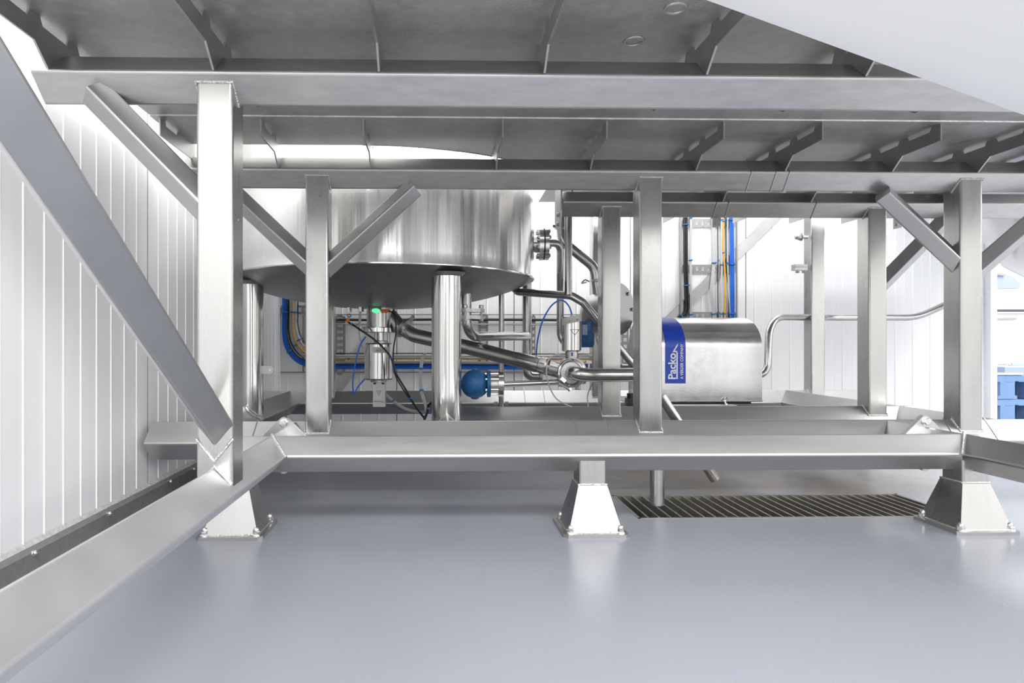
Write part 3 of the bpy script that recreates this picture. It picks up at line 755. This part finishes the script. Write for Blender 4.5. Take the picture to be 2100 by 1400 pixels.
for sx, x0, x1 in ((-1, 1160, 1138), (1, 1186, 1213)):
    b = MB(); b.tube([at(x0, 728, V2), at(x1 - sx*12, 728, V2), at(x1, 728, V2)], [.004, .006, .0085], 10); v2.part('limit_switch', b, M['cab_grey'])
cyl(v2, 'air_fitting', 1172.5, 645, 651, 3, V2, 'cast')

# ------------------------------------------------------------------ drum + blue housing behind the middle posts
dr = T('pump_drum', 'round grey drum with bolted disc cover half hidden behind the middle posts', 'pump', at(1240, 695, 3.98))
ax = Vector((.78, -.62, 0)).normalized(); o = at(1222, 645, 4.0)
mb = MB(); R_ = pxm(45, 1222, 4.0)
mb.lathe([(R_*.2, -R_*.62), (R_*.62, -R_*.50), (R_*.88, -R_*.25), (R_, R_*.05), (R_, R_*.75)], o, ax, 40); dr.part('casing', mb, M['steel'])
o2 = at(1268, 633, 3.86); mb = MB(); R2 = pxm(54, 1268, 3.86); mb.lathe([(R2, -.02), (R2, 0)], o2, (.60, -.8, 0), 48); cv = dr.part('cover_disc', mb, M['steel'])
axd = Vector((.60, -.8, 0)); uxd = Vector((.8, .6, 0))
for k in range(8):
    a = k*pi/4 + pi/4; q = o2 + (uxd*cos(a) + Vector((0, 0, 1))*sin(a))*R2*.84
    b = MB(); b.hexnut(q, axd, .012, .012); dr.part('bolt', b, M['cast'], cv, smooth=False)
mb = MB(); a, b_ = at(1214, 660, 4.0), at(1240, 745, 3.98); mb.prism([(a.x, 3.98, a.z), (a.x + .05, 3.98, a.z), (b_.x + .05, 3.98, b_.z), (b_.x, 3.98, b_.z)], (0, .05, 0)); dr.part('stand', mb, M['steel'], smooth=False)
bh = T('blue_gearbox', 'dark blue cast housing behind the triangle-marked valve', 'gearbox', at(1204, 708, 3.80))
mb = MB(); c = at(1205, 683, 3.82); mb.lathe([(.052, -.02), (.060, .0), (.060, .06), (.048, .075)], c + Vector((-.02, 0, -.065)), (0, 0, 1), 24); mb.lathe([(.045, 0), (.05, .06)], c + Vector((-.02, 0, .01)), (0, 0, 1), 24); bh.part('housing', mb, M['blue'])
mb = MB(); mb.cbox(c + Vector((-.03, -.05, .02)), (.03, .02, .06)); bh.part('cover', mb, M['bag'])

# ------------------------------------------------------------------ pump with hood
YH = 3.60
pump = T('pump', 'steel hooded pump with blue name sticker standing on the lower beams', 'pump', at(1450, 832, YH))
x0, x1 = at(1343, 700, YH).x, at(1563, 700, YH).x
zb, zs = at(1450, 823, YH).z, at(1450, 712, YH).z
dep = .50; rt = at(1450, 651, YH + .22).z - zs
prof = [(YH, zb)]
def hood_y(t): return (YH + dep/2 - dep/2*cos(t), zs + rt*sin(t))
N = 24
prof += [hood_y(pi*k/N) for k in range(N + 1)] + [(YH + dep, zb)]
hood = MB(); hood.prism([(x0, y, z) for y, z in prof], (x1 - x0, 0, 0))
ho = pump.part('hood', hood, M['hood'], ang=20)
lip = MB(); lip.box((x0, YH - .006, zb - .002), (x1, YH + .001, zb + .006)); pump.part('lip', lip, M['chrome'], ho, smooth=False)
# sticker laid over the front and the curve of the hood
sx0, sx1 = at(1364, 700, YH).x, at(1406, 700, YH).x
sp = [(YH - .0012, at(1380, 786, YH).z), (YH - .0012, zs)]
for k in range(0, 12):
    t = pi*.54*k/11; y, z = hood_y(t); nv = Vector((-cos(t)/(dep/2), sin(t)/rt)).normalized(); sp.append((y + nv.x*.0015, z + nv.y*.0015))
st = MB(); st.add([(sx0, y, z) for y, z in sp] + [(sx1, y, z) for y, z in sp], [(i, i + 1, i + 1 + len(sp), i + len(sp)) for i in range(len(sp) - 1)])
stk = pump.part('name_sticker', st, M['bluep'], ho, label='blue name sticker')
yt = YH - .0016
pump.part('lettering', place_text('Packo', pxm(22, 1380, YH), at(1385.5, 777, yt), (0, 0, 1), (-1, 0, 0), fitlen=pxm(53, 1380, YH), bold=.0012), M['white'], stk)
pump.part('lettering', place_text('A VERDER COMPANY', pxm(8.2, 1400, YH), at(1401, 777, yt), (0, 0, 1), (-1, 0, 0), fitlen=pxm(72, 1400, YH), bold=.0003), M['white'], stk)
lg = MB(); u = pxm(1, 1390, YH)
def quad(m_, pts): m_.prism([at(px, py, yt - .0004) for px, py in pts], (0, .0008, 0))
quad(lg, [(1387, 777), (1390, 777), (1390, 719), (1387, 722)])
quad(lg, [(1379, 722), (1390, 722), (1390, 719.2), (1383.5, 719.2)])
quad(lg, [(1379, 722), (1390, 704), (1390, 708.5), (1382.5, 721)])
pump.part('logo_mark', lg, M['white'], stk, smooth=False)
# base plate, latch, volute
bp = MB(); a, b_ = at(1312, 833, YH - .10), at(1512, 833, YH - .10); bp.box((a.x, YH - .10, a.z - .004), (b_.x, YH + dep + .02, a.z + .004)); pump.part('base_plate', bp, M['steel'], smooth=False)
sk = MB(); sk.box((x0 + .02, YH + .03, a.z), (x1 - .05, YH + dep - .02, zb + .01)); pump.part('motor_bed', sk, M['black'], smooth=False)
b = MB(); q = at(1488, 828, YH - .01); b.tube(smoothpath([q + Vector((.02, -.004, -.008)), q + Vector((.0, -.008, -.002)), q + Vector((-.008, -.010, .016)), q + Vector((.0, -.006, .030)), q + Vector((.008, -.004, .030))]), .007, 10); pump.part('latch', b, M['chrome'], ho)
vo = MB(); o = at(1318, 760, YH + .22); vo.lathe([(.05, 0), (.135, .01), (.135, .07), (.09, .09)], o - Vector((.02, 0, 0)), (1, 0, 0), 40); pump.part('volute', vo, M['cast'])
su = MB(); su.lathe([(.04, 0), (.04, .12)], o - Vector((.13, 0, 0)), (1, 0, 0), 28); pump.part('suction_port', su, M['pipe'])
b = MB(); q = at(1293, 824, 3.62); b.cbox(q, (.05, .05, .045)); b.lathe([(.02, 0), (.02, .03)], q + Vector((0, 0, .02)), n=16); pump.part('rubber_mount', b, M['black'], smooth=False)

# ------------------------------------------------------------------ cables and trays
YT = YB - .03
def tray(name, label, rails, rungs, extra=None, group=None):
    base = at(*rails[0][0]) if len(rails[0][0]) == 3 else Vector(rails[0][0])
    t = T(name, label, 'cable tray', base, group)
    for a, b, wpx in rails:
        A_, B_ = at(*a), at(*b); mb = MB(); d = (B_ - A_).normalized(); w = pxm(wpx, a[0], a[2])
        mb.beam(A_, B_, w, 0, r=w*.1, up=(0, 1, 0)); t.part('rail', mb, M['galv'], smooth=False)
    for a, b, hpx, vertical in rungs:
        A_, B_ = at(*a), at(*b); h = pxm(hpx, a[0], a[2]); mb = MB(); d = (B_ - A_); L_ = d.length; d.normalize()
        side = Vector((0, 0, 1)) if not vertical else Vector((1, 0, 0)); n_ = max(3, int(L_/.048))
        # slotted strip: two edge strips joined by short lands
        nn = Vector((0, .003, 0))
        for s_ in (-1, 1):
            e0 = side*s_*h/2; e1 = side*s_*h*.26
            mb.prism([A_ + e0, B_ + e0, B_ + e1, A_ + e1], nn)
        for k in range(n_ + 1):
            c = A_ + d*(L_*k/n_); q = d*.013
            mb.prism([c - q - side*h*.26, c + q - side*h*.26, c + q + side*h*.26, c - q + side*h*.26], nn)
        t.part('slotted_rung', mb, M['galv'], smooth=False)
    return t
tray('cable_ladder', 'upright slotted cable ladder on back wall above the pump hood', [((1395.5, 420, YT), (1395.5, 652, YT), 3.2), ((1511, 420, YT), (1511, 652, YT), 3.2)],
     [((1400, 457, YT), (1508, 457, YT), 17, False), ((1400, 551, YT), (1508, 551, YT), 17, False), ((1400, 648, YT), (1508, 648, YT), 17, False)])
tray('cable_bracket', 'framed slotted cable tray corner on the wall behind tank leg', [((573, 560, YT), (573, 764, YT), 3.6), ((622, 645, YT), (622, 764, YT), 3.2), ((573, 763, YT), (640, 763, YT), 2.6)],
     [((577, 635, YT), (636, 635, YT), 18, False)])
tray('cable_run_tray', 'long horizontal wire tray on back wall below the tank', [((668, 645, YT), (1290, 645, YT), 2.0), ((668, 664, YT + .03), (1290, 664, YT + .03), 1.8), ((640, 763, YT), (1290, 763, YT), 2.6)],
     [((697, 648, YT), (697, 765, YT), 22, True), ((991, 646, YT), (991, 770, YT), 20, True), ((1094, 648, YT), (1094, 766, YT), 8, True), ((1282, 662, YT), (1282, 745, YT), 14, True)])
def cable(label, pts, rpx, m, ties=(), name='cable', n=10, cat='cable', group=None, strands=1, gap=1.95, tie_r=None):
    P = smoothpath([at(*p) for p in pts]); mid = pts[len(pts)//2]; r = pxm(rpx, mid[0], mid[2])
    t = T(name, label, cat, P[-1], group)
    for s_ in range(strands):
        mb = MB(); off = (s_ - (strands - 1)/2)*r*gap
        if strands == 1: Q = P
        else:
            Q = []
            for i, p in enumerate(P):
                d = (P[min(i+1, len(P)-1)] - P[max(i-1, 0)]).normalized(); sd = d.cross(Vector((0, 1, 0))).normalized()
                Q.append(p + sd*off)
        mb.tube(Q, r, n); t.part('strand' if strands > 1 else 'sheath', mb, M[m])
    for f_ in ties:
        i = min(len(P) - 2, max(0, int(f_*(len(P) - 1)))); d = (P[i+1] - P[i]).normalized(); R_ = (tie_r or 1.25)*(r*(1 + (strands - 1)*gap/2)); mb = MB()
        R_ = max(R_, .006); w_ = .009
        mb.lathe([(R_, -w_/2), (R_ + .0015, 0), (R_, w_/2)], P[i], d, 14)
        mb.cbox(P[i] + Vector((R_*.6, -R_*.9, .002)), (.012, .008, .009)); t.part('cable_tie', mb, M['tie'], label='blue cable tie')
    return t
YC = YT - .014
# cables coming down the left tray and running right along the wall
def run(label, xv, yh, rpx, m, rad, ties, strands=1, dy=0.0):
    R_ = rad
    pts = [(xv, 560, YC - dy), (xv, 640, YC - dy), (xv, yh - R_*1.0, YC - dy), (xv + R_*.12, yh - R_*.55, YC - dy), (xv + R_*.42, yh - R_*.2, YC - dy), (xv + R_*.9, yh - 1, YC - dy), (xv + R_*1.35, yh, YC - dy), (760, yh, YC - dy), (900, yh, YC - dy), (1060, yh + 1, YC - dy), (1245, yh + 1, YC - dy)]
    return cable(label, pts, rpx, m, ties, strands=strands)
run('thick blue cable bundle curving down and right below tank, lowest of the wall run', 584, 751, 1.9, 'cab_blue', 64, (.10, .32, .70), strands=3)
run('black cable curving down just right of the blue bundle below the tank', 592, 742, 1.5, 'black', 62, ())
run('grey cable pair between black and yellow cables below the tank', 597.5, 744, 1.9, 'cab_grey', 66, (.10, .30), strands=2)
run('yellow cable curving down and right along the wall below the tank', 600.5, 735.5, 1.7, 'cab_yel', 62, (.66,))
run('grey cable pair right of the yellow cable below the tank', 605, 731, 1.9, 'cab_grey', 62, (.10, .30, .70), strands=2, dy=.02)
run('thin black cable, topmost of the lower wall run below the tank', 611, 724.5, 1.0, 'black', 60, (.66,), dy=.02)
run('black cable just above the blue bundle below the tank', 589, 746.5, 1.3, 'black', 63, (), dy=.012)
cable('thick black hose lying along the upper wire tray below the tank', [(640, 656, YC), (690, 655, YC), (760, 656, YC), (900, 655, YC), (1060, 655.5, YC), (1270, 657, YC)], 2.6, 'black', (.21, .56), name='cable')
cable('thin grey cable under the thick black hose on the upper wire tray', [(640, 664, YC), (760, 664, YC), (900, 665, YC), (1060, 665, YC), (1290, 667, YC)], 1.3, 'cab_grey', (.19, .55))
# cables on the ladder
def vert(label, xs, rpx, m, ties=(.12, .47, .97), strands=1, dy=0):
    pts = [(x, y, YT - pxm(rpx, 1450, YT) - .001 - dy) for x, y in xs]; return cable(label, pts, rpx, m, ties, strands=strands)
vert('pair of thick black cables, leftmost on the cable ladder', [(1406, 425), (1406, 480), (1406.5, 550), (1408, 600), (1409, 632), (1405, 645), (1394, 652)], 2.4, 'black', strands=2)
vert('pale cable pair beside the thick black pair on the cable ladder', [(1415, 425), (1417, 470), (1416, 520), (1416, 560), (1417, 610), (1416, 652)], 1.3, 'cab_white', strands=2)
vert('bundle of pale thin cables at the middle of the cable ladder', [(1461, 425), (1463, 470), (1464, 530), (1463, 552), (1459, 600), (1465, 652)], .9, 'cab_white', strands=4)
vert('single thin black cable at the middle of the cable ladder', [(1472, 425), (1472, 480), (1472.5, 545), (1472, 600), (1473, 652)], .9, 'black')
vert('pale thin cable pair just left of yellow cable on the ladder', [(1481, 425), (1479, 500), (1480, 551), (1478, 600), (1480, 652)], 1.0, 'cab_white', strands=2)
vert('yellow cable running down the cable ladder', [(1484, 425), (1483, 480), (1482.5, 505), (1486, 550), (1487, 600), (1486, 652)], 1.6, 'cab_yel')
vert('thin black cable right of yellow cable on the ladder', [(1488.5, 425), (1489, 500), (1490, 550), (1494, 600), (1495, 652)], 1.0, 'black')
vert('pale cable between thin black and thick blue on the ladder', [(1494, 425), (1491, 480), (1492, 550), (1494, 600), (1498, 652)], 1.2, 'cab_white')
vert('thick blue cable bundle, rightmost on the cable ladder', [(1500, 425), (1501, 500), (1501.5, 550), (1502, 600), (1502, 652)], 1.6, 'cab_blue', strands=3)
# loose leads around the outlet valve
YV = 3.70
cable('black lead from orange plug sagging across the outlet valve', [(715, 661, 3.79), (727, 668, 3.75), (740, 677, YV), (765, 694, YV), (785, 712, YV), (802, 734, YV), (812, 765, YV), (833, 800, YV), (852, 833, 3.6), (871, 858, 3.5)], 2.0, 'black', (.06, .56, .84), name='sensor_lead')
cable('black lead from green sensor dropping behind the outlet valve', [(797, 637, 3.785), (806, 643, 3.75), (812, 665, 3.74), (811, 690, 3.74), (807, 715, 3.74), (807, 745, 3.74), (812, 772, 3.72), (832, 806, YV), (856, 838, 3.6), (871, 857, 3.52)], 1.5, 'black', (.82,), name='sensor_lead')
cable('blue air tube looping left of the outlet valve actuator', [(750, 690, 3.80), (741, 703, 3.78), (733, 727, 3.77), (726, 760, 3.77), (723.5, 785, 3.77), (724.5, 803, 3.78), (727, 806, 3.79), (735, 792, 3.80), (748, 777, 3.83)], 1.5, 'cab_blue', (), name='air_tube')
cable('grey lead pair curving from control head toward the tank leg', [(789, 806, 3.86), (800, 816, 3.82), (812, 826, 3.75), (832, 838, 3.7), (855, 844, 3.6), (876, 845, 3.5)], 1.5, 'cab_grey', (.35,), name='sensor_lead', strands=2)
cable('pale lead bundle hanging left of the thick tank leg', [(872, 724, 3.45), (866, 738, 3.42), (863, 760, 3.40), (862, 785, 3.40), (866, 808, 3.38), (873, 830, 3.36), (876, 846, 3.34)], 1.2, 'cab_grey', (.33, .62), name='sensor_lead', strands=3)
cable('black lead bundle bunched at the foot of thick tank leg', [(884, 826, 3.36), (878, 832, 3.34), (876, 845, 3.32), (870, 860, 3.30)], 2.6, 'black', (.5,), name='sensor_lead')
cable('blue air tube arching over to the triangle-marked valve', [(1100, 728, 3.5), (1101, 710, 3.45), (1104, 690, 3.42), (1112, 660, 3.38), (1128, 630, 3.36), (1146, 616, 3.35), (1158, 618, 3.35), (1168, 630, 3.35), (1173, 646, 3.36)], 1.6, 'cab_blue', (), name='air_tube')
cable('pale lead hanging in front of the suction pipe end', [(1140, 727, 3.32), (1128, 733, 3.28), (1121, 750, 3.27), (1122, 775, 3.27), (1130, 800, 3.29), (1142, 818, 3.30), (1158, 828, 3.31), (1172, 834, 3.32)], 1.4, 'cab_grey', (), name='sensor_lead')
cable('thin pale lead dropping to the lower beam left of middle post', [(1216, 785, 3.42), (1210, 796, 3.40), (1205, 812, 3.36), (1206, 834, 3.33)], 1.3, 'cab_grey', (), name='sensor_lead')
# struts behind
def strut(label, p0, p1, wpx, group=None):
    A_, B_ = at(*p0), at(*p1); mb = MB(); d = (B_ - A_).normalized(); sd = d.cross(Vector((0, 1, 0))).normalized()*pxm(wpx, p0[0], p0[2])/2
    mb.prism([A_ + sd, B_ + sd, B_ - sd, A_ - sd], (0, .02, 0)); return single('strut', mb, M['steel'], label, 'strut', smooth=False)
strut('flat diagonal steel strut behind the cable ladder on the back wall', (1610, 425, YB - .0255), (1340, 690, YB - .0255), 20)
strut('flat diagonal steel strut behind the outlet valve actuator', (690, 800, YB - .0255), (790, 652, YB - .0255), 22)
mb = MB(); c = at(1634, 485, Y4 - .05); mb.domenut((c.x + .045, c.y + .02, c.z), (-1, 0, 0), .021); pb_ = plat.part('bolt', mb, M['cast'])
mb = MB(); mb.lathe([(.012, 0), (.012, .06)], (c.x + .03, c.y + .02, c.z), (1, 0, 0), 12); plat.part('bolt_shank', mb, M['cast'], pb_)
mb = MB(); c = at(1637, 547, Y4 - .05); mb.cbox(c + Vector((.02, .02, .008)), (.09, .05, .02)); mb.cbox(c + Vector((.02, .02, -.014)), (.09, .05, .02)); mb.hexnut(c + Vector((-.005, 0, -.024)), (0, 0, -1), .013, .02); mb.hexnut(c + Vector((.04, 0, -.024)), (0, 0, -1), .013, .02)
plat.part('pipe_clip', mb, M['cast'], smooth=False)

# ------------------------------------------------------------------ white chute, near, upper right
ch = T('discharge_chute', 'large smooth white chute slanting down across the upper right corner', 'chute', at(2100, 237, 1.12))
A_, B_ = at(1360, -32, 1.12), at(2260, 294, 1.12)
up = Vector((.10, -.34, .42)); th = Vector((.02, .09, .06))
mb = MB()
def arcface(P):   # softly rolled lower edge
    return [P + th*.9 + up*.02, P + th*.35 - up*.0, P, P - th*.05 + up*.06, P + up*.5, P + up, P + up + th, P + up*.5 + th]
mb.loft([arcface(A_), arcface(B_)])
ch.part('body', mb, M['chute'], ang=60)

# ------------------------------------------------------------------ what stands beyond the end of the back wall
hp = T('cone_hopper', 'steel hopper with cone bottom beyond the right-hand posts', 'hopper', at(2235, 640, 4.2))
c = at(2235, 700, 4.2); zf = lambda py: at(2235, py, 4.2).z
mb = MB(); mb.lathe([(.10, zf(619)), (pxm(136, 2235, 4.2), zf(535)), (pxm(220, 2235, 4.2), zf(385)), (pxm(262, 2235, 4.2), zf(315)), (pxm(262, 2235, 4.2), zf(100))], (c.x, c.y, 0), n=64)
hp.part('vessel', mb, M['hood'])
YP = YB + .15
for k, (z0, lab) in enumerate(((.205, 'blue plastic pallet on top of its stack beyond the back wall end'), (.0, 'blue plastic pallet on the floor beneath another beyond the wall end'))):
    xa = at(2028, 800, YP).x + .02; t = T('pallet', lab, 'pallet', (xa + .4, YP + .5, z0), 'blue pallets')
    mb = MB(); mb.box((xa, YP, z0 + .155), (xa + .8, YP + 1.0, z0 + .2)); 
    for q in range(7): mb.box((xa + .02 + q*.11, YP - .004, z0 + .150), (xa + .08 + q*.11, YP + 1.0, z0 + .156))
    t.part('deck', mb, M['pallet'], smooth=False)
    for bx_ in (.08, .35, .66):
        for by in (0, .43, .86):
            b = MB(); b.box((xa + bx_, YP + by, z0 + .03), (xa + bx_ + .13, YP + by + .14, z0 + .155)); t.part('block', b, M['pallet'], smooth=False)
    for bx_ in (.06, .34, .64):
        b = MB(); b.box((xa + bx_, YP, z0), (xa + bx_ + .17, YP + 1.0, z0 + .03)); t.part('runner', b, M['pallet'], smooth=False)
xa = at(2028, 700, YP).x + .02
cr = MB(); a = at(2030, 771, YP + .2); b_ = at(2092, 751, YP + .2); cr.box((a.x, YP + .05, .405), (b_.x, YP + .6, b_.z)); single('crate', cr, M['bag'], 'low grey-blue crate lying on the blue pallets', 'crate', smooth=False)
bar = MB(); a = at(2031, 770, YP - .02); b_ = at(2104, 771, YP - .02); bar.tube([Vector((a.x, YP + .02, .420)), Vector((b_.x, YP + .02, .420))], .014, 12); single('steel_rod', bar, M['chrome'], 'shiny steel rod lying along front edge of the blue pallet', 'rod')
# white machine behind the pallets
YW = YP + 1.15
wm = T('white_machine', 'white cabinet machine with tinted rounded window beyond the pallets', 'machine', at(2070, 800, YW))
a, b_ = at(1990, 860, YW), at(2200, 470, YW); mb = MB(); mb.box((a.x, YW, 0), (b_.x, YW + .8, b_.z)); wm.part('body', mb, M['cabw'], smooth=False)
mb = MB(); pts = [(2018, 591), (2088, 591), (2094, 588), (2092, 582), (2084, 572), (2074, 565), (2062, 563), (2018, 563)]
mb.prism([at(px, py, YW - .012) for px, py in pts], (0, .010, 0)); wi = wm.part('window', mb, M['glass'], smooth=False)
mb = MB(); a = at(2054, 563, YW - .03); mb.cbox(a, (.07, .03, .022)); wm.part('handle', mb, M['cast'], wi, smooth=False)
mb = MB(); a, b_ = at(2020, 637, YW - .03), at(2200, 637, YW - .03); mb.tube([a, b_], .016, 10); wm.part('dark_rail', mb, M['print'])
mb = MB(); a, b_ = at(2020, 641.5, YW - .04), at(2200, 641.5, YW - .04); mb.tube([a, b_], .014, 10); wm.part('pale_rail', mb, M['chrome'])
mb = MB(); a, b_ = at(2020, 746, YW - .02), at(2098, 642, YW - .02); mb.box((a.x, YW - .03, a.z), (b_.x, YW, b_.z)); wm.part('door_panel', mb, M['cabw'], smooth=False)
mb = MB(); a = at(2050, 653, YW - .045); mb.cbox(a, (.36, .012, .018)); wm.part('grip', mb, M['cast'], smooth=False)
sp_ = MB(); a = at(2074, 743, YP + .3); zc = at(2092, 751, YP + .2).z + .012
sp_.tube([Vector((a.x, YP + .3, zc)), Vector((a.x + .22, YP + .3, zc))], .009, 8); sp_.lathe([(.026, -.008), (.026, .008)], (a.x, YP + .3, zc), (0, .35, 1), 16); single('spanner', sp_, M['chrome'], 'steel spanner lying on the grey-blue crate', 'tool')

# ------------------------------------------------------------------ light
W = bpy.data.worlds.new('hall'); bpy.context.scene.world = W; W.use_nodes = True
nt = W.node_tree; bg = nt.nodes['Background']; L = nt.links
tcw = nt.nodes.new('ShaderNodeTexCoord'); sep = nt.nodes.new('ShaderNodeSeparateXYZ'); L.new(tcw.outputs['Generated'], sep.inputs[0])
# hall all round: paler upward, noise bands added near eye level for streaked reflections
rz = nt.nodes.new('ShaderNodeValToRGB'); L.new(sep.outputs['Z'], rz.inputs['Fac'])
e = rz.color_ramp.elements; e[0].position = 0.0; e[0].color = (.57, .56, .55, 1); e[1].position = .9; e[1].color = (.98, .97, .96, 1)
x_ = e.new(.12); x_.color = (.82, .81, .80, 1); x_ = e.new(.4); x_.color = (1.0, 1.0, 1.0, 1)
cmb = nt.nodes.new('ShaderNodeCombineXYZ'); L.new(sep.outputs['X'], cmb.inputs[0]); L.new(sep.outputs['Y'], cmb.inputs[1])
nrmz = nt.nodes.new('ShaderNodeVectorMath'); nrmz.operation = 'NORMALIZE'; L.new(cmb.outputs[0], nrmz.inputs[0])
no_ = nt.nodes.new('ShaderNodeTexNoise'); no_.inputs['Scale'].default_value = 4.5; no_.inputs['Detail'].default_value = 3; L.new(nrmz.outputs[0], no_.inputs['Vector'])
rw = nt.nodes.new('ShaderNodeValToRGB'); L.new(no_.outputs['Fac'], rw.inputs['Fac'])
e = rw.color_ramp.elements; e[0].position = .36; e[0].color = (.22, .22, .22, 1); e[1].position = .64; e[1].color = (1.45, 1.45, 1.45, 1)
x_ = e.new(.46); x_.color = (.42, .42, .42, 1); x_ = e.new(.50); x_.color = (.85, .85, .86, 1)
fz = nt.nodes.new('ShaderNodeMapRange'); fz.inputs['From Min'].default_value = .30; fz.inputs['From Max'].default_value = .55; L.new(sep.outputs['Z'], fz.inputs['Value'])
mx = nt.nodes.new('ShaderNodeMix'); mx.data_type = 'RGBA'; L.new(fz.outputs[0], mx.inputs['Factor']); L.new(rw.outputs['Color'], mx.inputs['A']); mx.inputs['B'].default_value = (.75, .75, .76, 1)
mul = nt.nodes.new('ShaderNodeMix'); mul.data_type = 'RGBA'; mul.blend_type = 'MULTIPLY'; mul.inputs['Factor'].default_value = 1
L.new(rz.outputs['Color'], mul.inputs['A']); L.new(mx.outputs['Result'], mul.inputs['B']); L.new(mul.outputs['Result'], bg.inputs['Color'])
bg.inputs['Strength'].default_value = 2.25
def lamp(name, loc, rot, sx, sy, power, col=(1, 1, 1)):
    l = bpy.data.lights.new(name, 'AREA'); l.shape = 'RECTANGLE'; l.size = sx; l.size_y = sy; l.energy = power; l.color = col
    o = bpy.data.objects.new(name, l); o.location = loc; o.rotation_euler = rot; C.objects.link(o); return o
lamp('unseen_light', (1.0, -1.6, 4.3), (radians(18), 0, 0), 4.0, 1.0, 260)
lamp('unseen_light', (5.6, 2.2, 4.2), (0, radians(28), 0), 1.2, 4.0, 260)
lamp('unseen_light', (1.8, 4.75, 4.1), (0, 0, 0), 5.0, .5, 25)  # added out of view overhead to light the back wall
lamp('unseen_light', (6.2, 6.6, 4.1), (0, 0, 0), 2.5, 1.2, 220)

lamp('unseen_light', (1.4, -2.9, 2.9), (radians(62), 0, radians(10)), 4.5, 1.6, 115)  # added fill behind the camera, brightens floor, left wall and post fronts
lamp('unseen_light', (6.8, 1.6, 2.7), (0, radians(66), 0), 1.6, 3.4, 170)  # added fill out of view on the right, lights the deck underside

# ------------------------------------------------------------------ camera
cam = bpy.data.cameras.new('camera'); co = bpy.data.objects.new('camera', cam); C.objects.link(co)
co.location = (0, 0, H); co.rotation_euler = (pi/2, 0, -PSI)
cam.sensor_width = 36; cam.lens = 36*FPX/2100; cam.shift_x = (1050 - CX)/2100; cam.shift_y = 0; cam.clip_start = .02
sc = bpy.context.scene; sc.camera = co
sc.view_settings.view_transform = 'Standard'; sc.view_settings.look = 'None'; sc.view_settings.gamma = 1; sc.view_settings.exposure = 0
